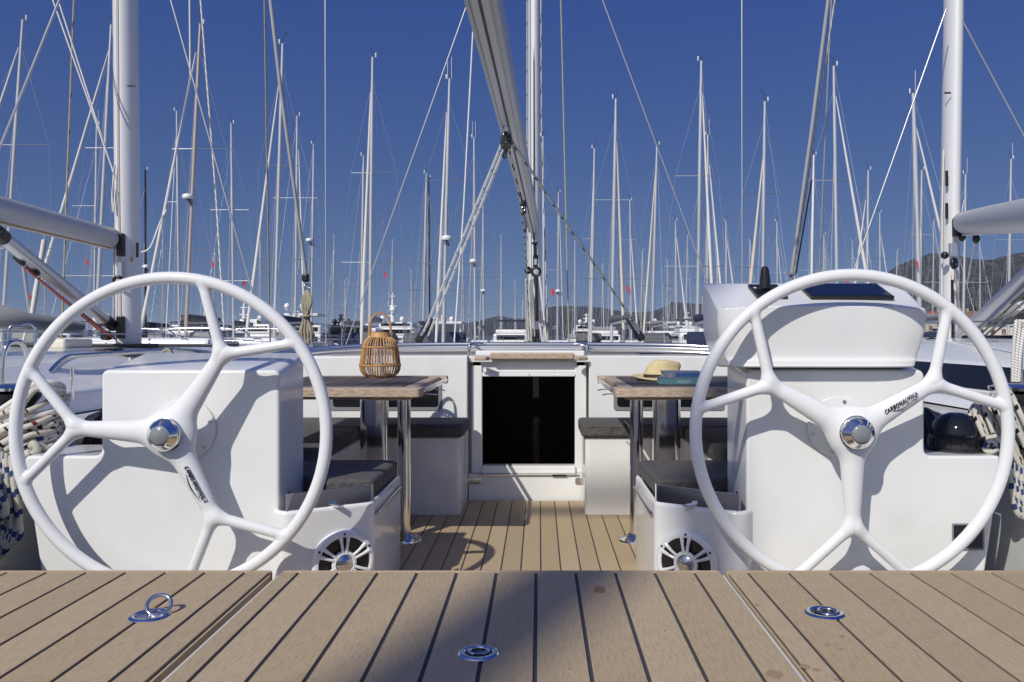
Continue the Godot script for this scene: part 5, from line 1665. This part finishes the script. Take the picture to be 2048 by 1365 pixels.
func fleet():
	var c = M.sailcream
	var w = M.sail
	# first row
	yacht("tall yacht with long furled forestay, at the far end beyond the grey boom", 45, 40, 2, 39.0, [[290, -60, 97], [497, -50, 103]], [36, 95, -70, 420, w], {"turn": -1.0, "cover": M.cover, "flags": [[58, 585]]})
	yacht("tall yacht whose white furled headsail slants across in front of its mast", 222, 50, 190, 39.5, [[296, 170, 268], [497, 145, 262]], [217, 101, 58, 640, w], {"turn": -1.0, "flags": [[170, 515]]})
	yacht("tall yacht with warm tinted mast and white radar dome", 400, 48, 370, 39.0, [[298, 344, 452], [500, 322, 462]], [391, 105, 283, 650, w], {"mast": M.spargold, "radar": [375, 393], "turn": -1.0, "flags": [[422, 520]]})
	yacht("tall silver mast yacht with white furled sail close to its mast", 565, 88, 548, 40.0, [[332, 517, 614], [519, 512, 628]], [557, 170, 500, 610, w], {"turn": -1.0})
	yacht("tall yacht with a wrinkled white sail hoisted beside the mast", 745, 115, 739, 40.5, [[346, 702, 793], [525, 683, 806]], [741, 185, 722, 690, w], {"turn": -1.0, "flags": [[766, 540]]})
	yacht("yacht with rust tinted mast and two long spreaders", 899, 158, 886, 41.0, [[362, 848, 946], [528, 833, 955], [580, 811, 935]], [893, 225, 872, 690, w], {"mast": M.spar, "aerial": 2, "dark": true, "radar": [893, 476]})
	yacht("silver mast yacht with thick cream furled sail beside it", 1232, 198, 1223, 42.0, [[400, 1187, 1265], [558, 1167, 1278]], [1234, 285, 1248, 690, c], {"turn": 1.0})
	yacht("tallest yacht beyond the companionway, silver mast and white furled sail", 1403, 122, 1394, 40.0, [[352, 1351, 1438], [533, 1330, 1450]], [1405, 185, 1426, 620, w], {"turn": 1.0})
	yacht("yacht with cream furled sail leaning away, behind the throttle lever", 1530, 203, 1524, 41.5, [[387, 1486, 1560], [535, 1468, 1525]], [1527, 310, 1496, 620, c], {"turn": 1.0})
	yacht("tall bright silver mast yacht with white furled sail slanting to the mountain", 1668, 132, 1676, 40.0, [[361, 1618, 1704]], [1672, 192, 1742, 600, w], {"turn": 1.0, "flags": [[1692, 560]]})
	yacht("yacht with stout silver mast, aerial and furled white sail by the mountain", 1827, 187, 1842, 39.0, [[566, 1805, 1880]], [1832, 250, 1905, 560, w], {"turn": 1.0, "aerial": 1, "r": 0.11, "flags": [[1831, 520]]})
	# second row
	yacht("small grey mast yacht behind the slanting furled headsail", 193, 250, 187, 57.0, [[412, 143, 230], [552, 130, 240]], null, {"aerial": 1})
	yacht("yacht with thin grey mast between two taller ones", 353, 222, 358, 57.0, [[404, 330, 378]], [351, 280, 335, 600, w, 1], {})
	yacht("slim yacht whose mast stands alone with wide low spreaders", 462, 247, 467, 56.0, [[420, 420, 497], [562, 428, 505]], null, {})
	yacht("yacht with mast and forestay crossing behind the hanging rope hank", 594, 232, 590, 57.0, [[396, 546, 634], [540, 532, 645]], [597, 300, 610, 690, w], {"flags": [[484, 558]]})
	yacht("yacht with three short spreaders and white ball light", 627, 288, 622, 62.0, [[402, 604, 649], [490, 596, 656], [587, 595, 660]], null, {"radar": [618, 480]})
	yacht("smaller yacht tucked against the wrinkled sail", 727, 312, 721, 57.0, [[455, 698, 746], [573, 685, 754]], null, {"dark": true})
	yacht("yacht with plain mast and dark short spreaders", 853, 347, 845, 58.0, [[464, 825, 876], [580, 812, 886]], null, {"dark": true})
	yacht("yacht with twin aerials and radar dome on its mast", 948, 275, 950, 57.0, [[422, 911, 986], [555, 906, 998]], null, {"aerial": 2, "radar": [946, 522], "dark": true})
	yacht("yacht half hidden behind the mast of our yacht", 1086, 273, 1088, 57.0, [[430, 1060, 1120]], null, {})
	yacht("yacht with white mast and cream stay, three stacked spreaders", 1189, 297, 1182, 57.0, [[478, 1166, 1202], [541, 1158, 1208], [612, 1154, 1180]], [1187, 350, 1178, 690, w], {})
	yacht("yacht with cream furled sail leaning in to its mast", 1314, 290, 1304, 57.0, [[446, 1284, 1341], [572, 1273, 1347]], [1311, 345, 1286, 690, c], {"dark": true})
	yacht("yacht close behind the tallest one with a white stay slanting off", 1416, 270, 1414, 57.5, [[424, 1390, 1446], [560, 1382, 1450]], [1419, 330, 1446, 620, w], {"aerial": 1, "dark": true})
	yacht("yacht with cream tinted mast among several running lines", 1628, 310, 1621, 57.0, [[451, 1603, 1658], [541, 1600, 1650]], null, {"mast": M.sparwhite})
	yacht("thin silver mast yacht at the foot of the mountain slope", 1737, 340, 1734, 57.0, [[518, 1703, 1772]], [1732, 400, 1706, 600, w], {})
	yacht("thin mast yacht behind the stout mast with aerial", 1844, 340, 1840, 57.0, [[470, 1822, 1866]], null, {})
	yacht("silver mast yacht just beyond the neighbour mast with slots", 1932, 348, 1927, 57.0, [[565, 1850, 1976]], [1928, 400, 1905, 560, w], {"aerial": 1})
	yacht("yacht with plain silver mast before the mountain top", 2023, 318, 2017, 56.0, [[480, 1990, 2050]], null, {"aerial": 1})
	# third row
	yacht("yacht with black carbon mast", 290, 340, 291, 62.0, [[440, 276, 308], [520, 277, 316], [603, 278, 318]], null, {"mast": M.carbon, "dark": true, "radar": [291, 533]})
	yacht("yacht with black carbon mast beside a pale one", 857, 355, 860, 82.0, [[500, 842, 875]], null, {"mast": M.carbon, "dark": true})
	yacht("small far yacht with three pairs of white spreaders and radar", 966, 400, 967, 82.0, [[473, 952, 984], [537, 942, 992], [609, 936, 995]], null, {"radar": [966, 581]})
	yacht("far yacht with four pairs of spreaders and radar dome", 1117, 385, 1115, 82.0, [[425, 1088, 1118], [475, 1097, 1127], [540, 1082, 1128], [611, 1086, 1116]], [1119, 430, 1127, 690, w, 1], {"radar": [1116, 582], "flags": [[1102, 577]]})
	yacht("far yacht with white furled stay and red flag", 1260, 400, 1263, 80.0, [[480, 1242, 1274], [543, 1234, 1283], [614, 1236, 1262]], [1262, 470, 1276, 680, w], {"flags": [[1252, 570]]})
	yacht("far yacht with small white forestay beside cream sail", 1351, 442, 1354, 82.0, [[578, 1336, 1370]], [1353, 475, 1376, 670, w], {})
	yacht("far yacht peeping over the instrument pod", 1452, 442, 1454, 83.0, [[540, 1440, 1466]], [1454, 480, 1470, 600, w], {})
	yacht("far small yacht beside the cream furled sail", 1554, 443, 1556, 84.0, [[545, 1540, 1570]], [1556, 490, 1566, 600, w, 1], {})
	yacht("far small yacht under the mountain shoulder", 1760, 425, 1761, 82.0, [[570, 1745, 1778]], [1762, 470, 1782, 600, w], {})
	yacht("far small yacht among the running lines over the pod", 1648, 470, 1650, 88.0, [[560, 1636, 1664]], [1650, 500, 1657, 600, w, 1], {})

	# masts so far off that only pole, spreader and stays show
	var rg = RandomNumberGenerator.new()
	rg.seed = 5
	for q in [[88, 470], [250, 520], [325, 455], [430, 500], [520, 430], [668, 470], [690, 560], [785, 480], [822, 540], [925, 500], [1002, 470], [1030, 560], [1150, 480], [1205, 530], [1285, 500], [1335, 520], [1375, 470], [1435, 510], [1500, 480], [1590, 500], [1705, 480], [1795, 500], [1868, 440], [1960, 470]]:
		var d = rg.randf_range(104.0, 150.0)
		var lean = rg.randf_range(-4, 4)
		yacht("tiny far off sailing yacht, thin mast among the nearer ones", q[0], q[1], q[0] + lean, d, [[q[1] + (680 - q[1]) * 0.42, q[0] - 11, q[0] + 11], [q[1] + (680 - q[1]) * 0.7, q[0] - 13, q[0] + 13]], null, {"group": "far off sailing yachts", "r": 0.085})

	# two bare forestays with furler drums of yachts berthed ahead
	var t = thing("sailing_yacht", "yacht ahead with thick grey stay, black block and hanging rope hank", "sailing yacht", P(612, 700, 19.0) * Vector3(1, 0, 1), "yachts berthed ahead")
	part(t, "hull", hull_mesh(P(600, 690, 25).x, 25.0, 11.0, 3.6, 1.2, -1.0), M.gel)
	part(t, "coachroof", MB.new().rbox(Vector3(P(600, 690, 25).x, 1.35, -25.5), Vector3(2.1, 0.4, 4.5), 0.15), M.deckwhite)
	part(t, "stay", MB.new().tube([P(536, -40, 17.0), P(560, 170, 17.5), P(612, 550, 19.0)], 0.042, 8), M.boomgrey)
	part(t, "halyard", MB.new().tube([P(528, -40, 17.0), P(533, 300, 18.0), P(540, 690, 19.5)], 0.018, 6, true, 1.0), M.ropetan)
	part(t, "furler_drum", MB.new().rbox(P(611, 556, 19.0), Vector3(0.16, 0.20, 0.14), 0.05), M.black)
	part(t, "shackle", MB.new().torus(P(614, 574, 19.0), Basis(Vector3.UP, 0.5), 0.06, 0.018, 14, 6), M.steel)
	for i in 9:
		var o = (i - 4) * 2.6
		part(t, "rope_loop", MB.new().tube(curve([P(614, 580, 18.95), P(613 + o * 0.9, 603 + (i % 2) * 6, 18.9), P(612 + o * 0.45, 633, 18.9 + 0.03 * (i % 3)), P(612 + o * 1.25, 664, 18.9 - 0.03 * (i % 2)), P(612 + o * 1.0 + (3 if i % 2 else -3), 690 - absf(o) * 0.8, 18.9)], 4), 0.026, 6, true, 1.5), M.ropetan)
	part(t, "rope_wrap", MB.new().torus(P(613, 633, 18.9), Basis(Vector3.RIGHT, PI / 2), 0.075, 0.03, 16, 6), M.ropetan)
	t = thing("sailing_yacht", "yacht ahead with bundle of grey and black stays ending behind the pod", "sailing yacht", P(1585, 700, 19.0) * Vector3(1, 0, 1), "yachts berthed ahead")
	part(t, "hull", hull_mesh(P(1590, 690, 25).x, 25.0, 11.0, 3.6, 1.2, -1.0), M.gel)
	part(t, "coachroof", MB.new().rbox(Vector3(P(1590, 690, 25).x, 1.35, -25.5), Vector3(2.1, 0.4, 4.5), 0.15), M.deckwhite)
	part(t, "stay", MB.new().tube([P(1662, -40, 17.0), P(1625, 250, 18.0), P(1584, 545, 19.0)], 0.040, 8), M.boomgrey)
	part(t, "halyard", MB.new().tube([P(1676, -40, 17.0), P(1640, 200, 18.0), P(1588, 545, 19.0)], 0.020, 6, true, 1.0), M.ropewhite)
	part(t, "halyard", MB.new().tube([P(1665, -40, 18.0), P(1652, 250, 18.5), P(1638, 560, 19.0), P(1634, 690, 19.0)], 0.022, 6), M.wire)
	part(t, "stay_cover", MB.new().tube([P(1624, 360, 18.5), P(1592, 548, 19.0)], 0.018, 6), M.black)
	part(t, "furler_drum", MB.new().rbox(P(1584, 547, 19.0), Vector3(0.16, 0.12, 0.14), 0.04), M.hullgrey)
	part(t, "rope_tail", line(P(1583, 550, 19.0), P(1584, 690, 19.5), 0.03), M.ropetan)

	# yachts with big sail covers close on both sides
	t = thing("sailing_yacht", "yacht with grey sail cover on its boom behind the neighbour's vang", "sailing yacht", P(40, 700, 17.0) * Vector3(1, 0, 1), "yachts moored alongside")
	part(t, "hull", hull_mesh(P(20, 690, 18).x, 18.0, 11.0, 3.8, 1.35, -1.0), M.gel)
	part(t, "coachroof", MB.new().rbox(Vector3(P(20, 690, 18).x, 1.5, -18.0), Vector3(2.4, 0.5, 5.0), 0.15), M.deckwhite)
	part(t, "sail_cover", MB.new().tube([P(-60, 628, 16.0), P(10, 634, 16.2), P(55, 642, 16.5), P(110, 648, 17.0), P(165, 653, 17.5)], [0.24, 0.22, 0.16, 0.15, 0.10], 12), M.coverlight)
	part(t, "boom", MB.new().tube([P(-60, 650, 16.0), P(165, 662, 17.5)], 0.07, 8), M.spar)
	part(t, "gantry", MB.new().tube(curve([P(20, 720, 15.8), P(17, 660, 15.8), P(40, 653, 15.9), P(70, 655, 16.0), P(72, 720, 16.0)], 4), 0.035, 8), M.steel)
	part(t, "topping_lift", line(P(88, 480, 17), P(62, 640, 17), 0.05), M.line)
	part(t, "topping_lift", line(P(42, 505, 17), P(60, 640, 17), 0.04), M.wire)
	t = thing("sailing_yacht", "yacht with lettered grey sail cover beyond the right hand neighbour", "sailing yacht", P(2040, 700, 17.0) * Vector3(1, 0, 1), "yachts moored alongside")
	part(t, "hull", hull_mesh(P(2070, 690, 20).x, 20.0, 11.0, 3.8, 1.35, -1.0), M.gel)
	part(t, "coachroof", MB.new().rbox(Vector3(P(2070, 690, 20).x, 1.5, -20.0), Vector3(2.4, 0.5, 5.0), 0.15), M.deckwhite)
	part(t, "boom", MB.new().tube([P(1975, 647, 18.0), P(2150, 636, 17.0)], 0.06, 8), M.spar)
	var sc = part(t, "sail_cover", MB.new().tube([P(1972, 640, 18.0), P(2010, 628, 17.6), P(2060, 618, 17.2), P(2150, 606, 17.0)], [0.08, 0.17, 0.21, 0.24], 14), M.coverlight)
	text(t, "cover_lettering", "SAIL", P(2056, 611, 16.93), Basis(Vector3(0, 0, 1), 0.14), 0.17, M.letterwhite, 0.3, 0.08)


func superstructure(t, px, d, tiers, m):
	# tiers: [y_low, y_high, half width px, glass?]
	for k in tiers.size():
		var q = tiers[k]
		var a = P(px - q[2], q[0], d)
		var b = P(px + q[2], q[1], d)
		var sz = Vector3(b.x - a.x, b.y - a.y, maxf(3.0, 9.0 - k * 2.0))
		var c = (a + b) / 2
		c.z -= sz.z / 2 + k * 1.0
		var o = part(t, "deckhouse", MB.new().rbox(c, sz, minf(0.35, sz.y * 0.3)), m)
		if q[3]:
			part(o, "window", MB.new().rbox(Vector3(c.x, c.y, c.z + sz.z / 2 - 0.02), Vector3(sz.x * 0.86, sz.y * 0.5, 0.1), 0.05), M.smoked)

func motor_yachts():
	var list = [
		["dark motor yacht with two black radar domes", 376, 95, 62, M.hullgrey, M.hullgrey, [[690, 666, 62, true], [668, 648, 40, true]], [[364, 637, 7, 1], [393, 637, 7, 1]], null],
		["white motor yacht with tall signal mast and two black domes", 492, 110, 46, M.gel, M.gel, [[692, 668, 44, true], [668, 648, 38, true], [648, 638, 22, false]], [[468, 636, 4, 0], [519, 636, 5, 0], [492, 643, 4, 1], [517, 643, 4, 1]], [488, 638, 596]],
		["white motor yacht with big white domes on an arch", 592, 105, 46, M.gel, M.gel, [[692, 668, 44, true], [668, 650, 40, true], [632, 626, 30, false]], [[574, 612, 6, 0], [605, 612, 6, 0]], [592, 650, 620]],
		["black hulled motor yacht with black domes and dark mast", 683, 92, 40, M.hullnavy, M.hullnavy, [[690, 668, 38, true], [668, 650, 28, true]], [[669, 643, 5, 1], [697, 643, 5, 1]], [682, 650, 628]],
		["low white motor yacht beside the bamboo lantern", 722, 120, 28, M.gel, M.gel, [[690, 672, 26, true], [664, 656, 24, false]], [[709, 651, 4, 0], [734, 651, 4, 0]], null],
		["large white motor yacht with high radar tower behind the lantern", 786, 125, 46, M.gel, M.gel, [[690, 672, 46, true], [672, 655, 36, true], [655, 644, 30, true]], [[765, 636, 5, 0], [804, 638, 5, 0], [785, 618, 6, 0]], [785, 644, 585]],
		["white motor yacht with dark upper deck near the mainsheet", 888, 120, 42, M.gel, M.gel, [[690, 676, 42, true], [648, 643, 30, false]], [[870, 638, 4, 0], [903, 638, 5, 0]], [887, 643, 630]],
		["white tiered motor yacht with open mast behind the flag line", 1172, 140, 24, M.gel, M.gel, [[690, 672, 28, true], [672, 660, 22, true], [660, 650, 16, true]], [[1160, 643, 4, 0], [1187, 643, 4, 0]], [1173, 650, 627]],
		["black motor yacht with canvas covered flybridge", 1282, 130, 30, M.hullnavy, M.hullnavy, [[690, 670, 30, true], [660, 654, 26, false]], [[1290, 648, 4, 1]], [1277, 654, 632]],
		["white motor yacht with slim loop topped mast", 1372, 130, 34, M.gel, M.gel, [[690, 672, 34, true], [657, 652, 28, false]], [[1357, 647, 4, 0], [1381, 647, 4, 0]], [1374, 652, 622]],
	]
	for q in list:
		var d = float(q[2])
		for e in q[6]:
			e[2] *= 1.15
		var c = P(q[1], 690, d)
		var t = thing("motor_yacht", q[0], "motor yacht", Vector3(c.x, 0, -d), "motor yachts along the far quay")
		var half = q[3] / F * d
		part(t, "hull", hull_mesh(c.x, d + 8.0, 18.0, half * 2.0, P(0, 690, d).y, 1.0), q[4])
		superstructure(t, q[1], d, q[6], q[5])
		for k in q[6].size():
			# posts under a raised hardtop
			if k > 0 and q[6][k][0] < q[6][k - 1][1] - 2:
				for s in [-1.0, 1.0]:
					part(t, "hardtop_post", line(P(q[1] + s * q[6][k][2] * 0.9, q[6][k][0], d + 2), P(q[1] + s * q[6][k][2] * 0.95, q[6][k - 1][1], d + 2), 0.09, 6), q[5])
		for e in q[7]:
			var r = e[2] / F * d
			var p = P(e[0], e[1], d + 1.5)
			var dm = part(t, "radar_dome", MB.new().lathe([Vector2(r * 0.55, -r * 1.5), Vector2(r * 0.6, -r * 0.9), Vector2(r, -r * 0.6), Vector2(r, 0), Vector2(r * 0.72, r * 0.7), Vector2(0.001, r)], Transform3D(Basis(), p), 16, 60), M.black if e[3] else M.white)
		if q[8]:
			var mm = M.black if q[4] == M.hullnavy else M.white
			var mt = part(t, "signal_mast", MB.new().tube([P(q[8][0], q[8][1], d + 2), P(q[8][0], q[8][2], d + 2)], [0.35, 0.08], 8), mm)
			var n = 3
			for i in n:
				var yy = lerpf(q[8][1], q[8][2], (i + 0.6) / n)
				part(mt, "mast_arm", line(P(q[8][0] - 9 + i * 2, yy, d + 2), P(q[8][0] + 9 - i * 2, yy, d + 2), 0.09, 6), mm)
	var rg = RandomNumberGenerator.new()
	rg.seed = 11
	var looks = [["white flybridge motor boat with blue canopy among the moored hulls", 335, M.covernavy], ["white motor boat with blue canopy beyond the mast foot", 1020, M.covernavy], ["white motor boat with grey canopy beside the tiered motor yacht", 1215, M.coverlight], ["white motor boat with white hardtop before the brown headland", 1335, M.gel], ["white motor boat with grey canopy left of the instrument pod", 1405, M.cover], ["white motor boat with navy canopy behind the red vang tackle", 90, M.covernavy], ["white motor boat with pale canopy behind the thick left mast", 215, M.coverlight]]
	for q in looks:
		var d = rg.randf_range(66.0, 76.0)
		var c = P(q[1], 690, d)
		var t = thing("motor_boat", q[0], "motor boat", Vector3(c.x, 0, -d), "motor boats among the yachts")
		var w = rg.randf_range(1.5, 1.9)
		part(t, "hull", hull_mesh(c.x, d + 5.0, 11.0, w * 2, 1.35, 1.0), M.gel)
		var hh = rg.randf_range(0.75, 1.0)
		var cb = part(t, "cabin", MB.new().rbox(Vector3(c.x, 1.35 + hh / 2, -d - 4.0), Vector3(w * 1.7, hh, 5.0), 0.25), M.gel)
		part(cb, "cabin_window", MB.new().rbox(Vector3(c.x, 1.45 + hh / 2, -d - 1.49), Vector3(w * 1.35, hh * 0.45, 0.06), 0.03), M.smoked)
		for s in [-1.0, 1.0]:
			part(cb, "cabin_window", MB.new().rbox(Vector3(c.x + s * w * 0.855, 1.45 + hh / 2, -d - 4.0), Vector3(0.05, hh * 0.4, 3.6), 0.02), M.smoked)
		var top = 1.35 + hh
		part(t, "flybridge", MB.new().rbox(Vector3(c.x, top + 0.18, -d - 4.2), Vector3(w * 1.5, 0.34, 3.2), 0.12), M.gel)
		if q[2] != M.coverlight:
			part(t, "canopy", MB.new().rbox(Vector3(c.x, top + 1.15, -d - 4.2), Vector3(w * 1.4, 0.12, 2.4), 0.05), q[2])
			for s in [-1.0, 1.0]:
				for e in [-1.0, 1.0]:
					part(t, "canopy_post", line(Vector3(c.x + s * w * 0.65, top + 0.3, -d - 4.2 + e * 1.1), Vector3(c.x + s * w * 0.65, top + 1.12, -d - 4.2 + e), 0.025, 5), M.steel)
		else:
			part(t, "canopy", MB.new().rbox(Vector3(c.x, top + 0.5, -d - 4.2), Vector3(w * 1.3, 0.4, 2.6), 0.16), q[2])
		for s in [-0.9, -0.3, 0.3, 0.9]:
			part(t, "stern_rail", line(Vector3(c.x + s * w, 1.35, -d + 0.3), Vector3(c.x + s * w, 2.0, -d + 0.3), 0.02, 5), M.steel)
		part(t, "stern_rail", line(Vector3(c.x - w * 0.9, 2.0, -d + 0.3), Vector3(c.x + w * 0.9, 2.0, -d + 0.3), 0.02, 5), M.steel)
		if rg.randf() < 0.6:
			part(t, "radar_dome", MB.new().ball(Vector3(c.x + rg.randf_range(-0.8, 0.8), top + 1.35, -d - 4.0), 0.22, Vector3(1, 0.8, 1), 12), M.white)
		part(t, "aerial", line(Vector3(c.x + w * 0.5, top + 0.3, -d - 5.0), Vector3(c.x + w * 0.55, top + 3.2, -d - 5.2), 0.02, 5), M.white)
	# cabin cruisers in the middle distance on the left
	for q in [["white cabin cruiser with dark sloping windscreen and red fender", 440, 24.0, 1.9], ["white cabin cruiser with curved white hardtop behind the thick mast", 300, 22.0, 1.8], ["small white cruiser between the guard rails", 155, 24.0, 1.7]]:
		var c = P(q[1], 690, q[2])
		var t = thing("cabin_cruiser", q[0], "cabin cruiser", Vector3(c.x, 0, -q[2]), "cabin cruisers")
		part(t, "hull", hull_mesh(c.x, q[2] + 3.0, 9.0, q[3] * 2, 1.40, 1.0), M.gel)
		var cb = part(t, "cabin", MB.new().rbox(Vector3(c.x, 1.72, -q[2] - 2.5), Vector3(q[3] * 1.6, 0.62, 4.0), 0.22), M.gel)
		part(cb, "windscreen", MB.new().rbox(Vector3(c.x, 1.80, -q[2] - 0.52), Vector3(q[3] * 1.3, 0.26, 0.06), 0.02, 2, Basis(Vector3.RIGHT, -0.4)), M.smoked)
		for s in [-1.0, 1.0]:
			part(cb, "side_window", MB.new().rbox(Vector3(c.x + s * q[3] * 0.795, 1.78, -q[2] - 2.4), Vector3(0.04, 0.24, 2.8), 0.01), M.smoked)
		for s in [-0.85, -0.3, 0.3, 0.85]:
			part(t, "stern_rail", MB.new().tube(curve([Vector3(c.x + s * q[3], 1.4, -q[2] + 1.2), Vector3(c.x + s * q[3], 1.95, -q[2] + 1.2), Vector3(c.x + s * q[3] * 0.8, 2.0, -q[2] + 0.9)], 4), 0.016, 6), M.steel)
		part(t, "stern_rail", line(Vector3(c.x - q[3], 1.95, -q[2] + 1.2), Vector3(c.x + q[3], 1.95, -q[2] + 1.2), 0.013), M.steel)
		part(t, "radar_arch", MB.new().tube(curve([Vector3(c.x - q[3] * 0.8, 2.0, -q[2] - 3.4), Vector3(c.x - q[3] * 0.7, 2.25, -q[2] - 3.2), Vector3(c.x, 2.32, -q[2] - 3.2), Vector3(c.x + q[3] * 0.7, 2.25, -q[2] - 3.2), Vector3(c.x + q[3] * 0.8, 2.0, -q[2] - 3.4)], 5), 0.03, 8), M.steel)
		if q[1] == 440:
			part(t, "red_fender", MB.new().tube([P(383, 697, 22.5), P(387, 696, 22.5), P(414, 697, 22.5), P(418, 698, 22.5)], [0.03, 0.075, 0.075, 0.03], 10), M.red)


# ---------------------------------------------------------------- shore
func house(label, x0, x1, ytop, yroof, d, wall, roof):
	var a = P(x0, ytop, d)
	var b = P(x1, ytop, d)
	var ground = 1.2
	var wd = b.x - a.x
	var dp = maxf(6.0, wd * 0.7)
	var t = thing("house", label, "house", Vector3((a.x + b.x) / 2, ground, -d - dp / 2), "houses on the shore")
	var h = a.y - ground
	var c = Vector3((a.x + b.x) / 2, ground + h / 2, -d - dp / 2)
	part(t, "wall", MB.new().box(c, Vector3(wd, h, dp)), wall)
	var rh = P(0, yroof, d).y - a.y
	var pr = [Vector2(-dp / 2 - 0.5, 0), Vector2(dp / 2 + 0.5, 0), Vector2(0, rh)]
	var rf = part(t, "roof", MB.new().prism(pr, Transform3D(Basis(Vector3(0, 0, -1), Vector3(0, 1, 0), Vector3(1, 0, 0)), Vector3(a.x - 0.4, a.y - 0.02, -d - dp / 2)), wd + 0.8), roof)
	part(rf, "chimney", MB.new().box(Vector3(c.x + wd * 0.25, a.y + rh * 0.8, c.z), Vector3(0.7, rh, 0.7)), wall)
	var nw = maxi(2, int(wd / 3.0))
	var ns = maxi(1, int(h / 3.0))
	for i in nw:
		for j in ns:
			var wx = a.x + wd * (i + 0.5) / nw
			var wy = ground + h * (j + 0.55) / ns
			var win = part(t, "window", MB.new().box(Vector3(wx, wy, -d + 0.03), Vector3(1.2, 1.5, 0.12)), M.darkwood)
			part(win, "window_sill", MB.new().box(Vector3(wx, wy - 0.82, -d + 0.1), Vector3(1.5, 0.12, 0.25)), wall)

func tree(label, px, py, d, spread, sd, m):
	var base = P(px, 0, d)
	base.y = 1.2
	var top = P(px, py, d).y
	var h = top - 1.2
	var t = thing("tree", label, "tree", base, "shore trees")
	var rg = RandomNumberGenerator.new()
	rg.seed = sd
	part(t, "trunk", MB.new().tube([base, base + Vector3(0.2, h * 0.4, 0), base + Vector3(0.1, h * 0.85, 0)], [0.35, 0.25, 0.06], 7), M.bark)
	var mb = MB.new()
	for k in 26:
		var u = rg.randf()
		var an = rg.randf() * TAU
		var rr = spread * sqrt(rg.randf()) * (0.55 + 0.6 * sin(PI * clampf(u * 0.9 + 0.1, 0, 1)))
		var c = base + Vector3(cos(an) * rr, h * (0.28 + 0.68 * u), sin(an) * rr)
		var cs = rg.randf_range(0.7, 1.5)
		for i in 46:
			var dr = Vector3(rg.randfn(), rg.randfn() * 0.7, rg.randfn()) * 0.5 * cs
			var a = Vector3(rg.randfn(), rg.randfn(), rg.randfn()).normalized() * rg.randf_range(0.22, 0.42)
			var b = a.cross(Vector3(rg.randfn(), rg.randfn(), rg.randfn())).normalized() * 0.24
			var p = c + dr
			var nn = a.cross(b).normalized()
			mb.tri(p - a, p + b, p + a, nn, nn, nn)
			mb.tri(p - a, p - b, p + a, nn, nn, nn)
	part(t, "crown", mb, m)

func shore():
	var land = mat(lin(0.16, 0.15, 0.12), 0.95, 0.0, noise(0.03, [[0.0, Color(0.6, 0.6, 0.55)], [1.0, Color(1, 1, 1)]], 256, FastNoiseLite.TYPE_SIMPLEX_SMOOTH, 5, 77), Vector3(0.05, 0.05, 0.05))
	structure("shore", MB.new().prism([Vector2(95, 225), Vector2(1500, 180), Vector2(1600, 2300), Vector2(400, 2300), Vector2(140, 700)], Transform3D(Basis(Vector3(1, 0, 0), Vector3(0, 0, -1), Vector3(0, 1, 0)), Vector3(0, -1, 0)), 2.2), land)
	structure("far_shore", MB.new().prism([Vector2(-60, 900), Vector2(25, 900), Vector2(60, 1400), Vector2(-160, 1400)], Transform3D(Basis(Vector3(1, 0, 0), Vector3(0, 0, -1), Vector3(0, 1, 0)), Vector3(0, -1, 0)), 2.2), land)
	var wl = [mat(lin(0.55, 0.47, 0.36), 0.9), mat(lin(0.66, 0.62, 0.54), 0.9), mat(lin(0.50, 0.40, 0.30), 0.9)]
	var tile = mat(lin(0.40, 0.12, 0.06), 0.85, 0.0, noise(0.08, [[0.0, Color(0.65, 0.6, 0.6)], [1.0, Color(1, 1, 1)]], 256, FastNoiseLite.TYPE_SIMPLEX_SMOOTH, 4, 78), Vector3(0.2, 0.2, 0.2))
	var tile2 = mat(lin(0.20, 0.12, 0.08), 0.9)
	house("tall beige house with orange tiled roof beside the pod", 1852, 1898, 640, 622, 255.0, wl[0], tile)
	house("long low white building under the lettered sail cover", 1952, 2042, 652, 647, 250.0, wl[1], wl[1])
	house("brown roofed house under the trees", 1900, 1962, 640, 622, 300.0, wl[2], tile2)
	for q in [[958, 684, 0], [982, 681, 1], [1003, 683, 0], [1022, 685, 2], [1046, 682, 0], [1075, 684, 1]]:
		house(["tiny red roofed house on the far shore, cream wall", "tiny red roofed house on the far shore, white wall", "tiny red roofed house on the far shore, tan wall"][q[2]], q[0] - 6, q[0] + 6, q[1] - 3, q[1] - 7, 950.0, wl[q[2]], tile)
	var green = mat(lin(0.045, 0.065, 0.022), 0.9)
	var olive = mat(lin(0.085, 0.082, 0.028), 0.9)
	for q in [[1905, 640, 330, 5, 1], [1935, 630, 335, 5, 0], [1968, 612, 330, 6, 0], [1990, 606, 322, 6, 1], [2015, 598, 328, 6, 0], [2042, 590, 324, 7, 0], [2068, 588, 330, 7, 1], [2000, 620, 300, 5, 1], [2032, 612, 296, 6, 0]]:
		tree("olive green broad tree above the low white building" if q[4] else "dark green tree above the low white building", q[0], q[1], q[2], q[3], int(q[0]), olive if q[4] else green)
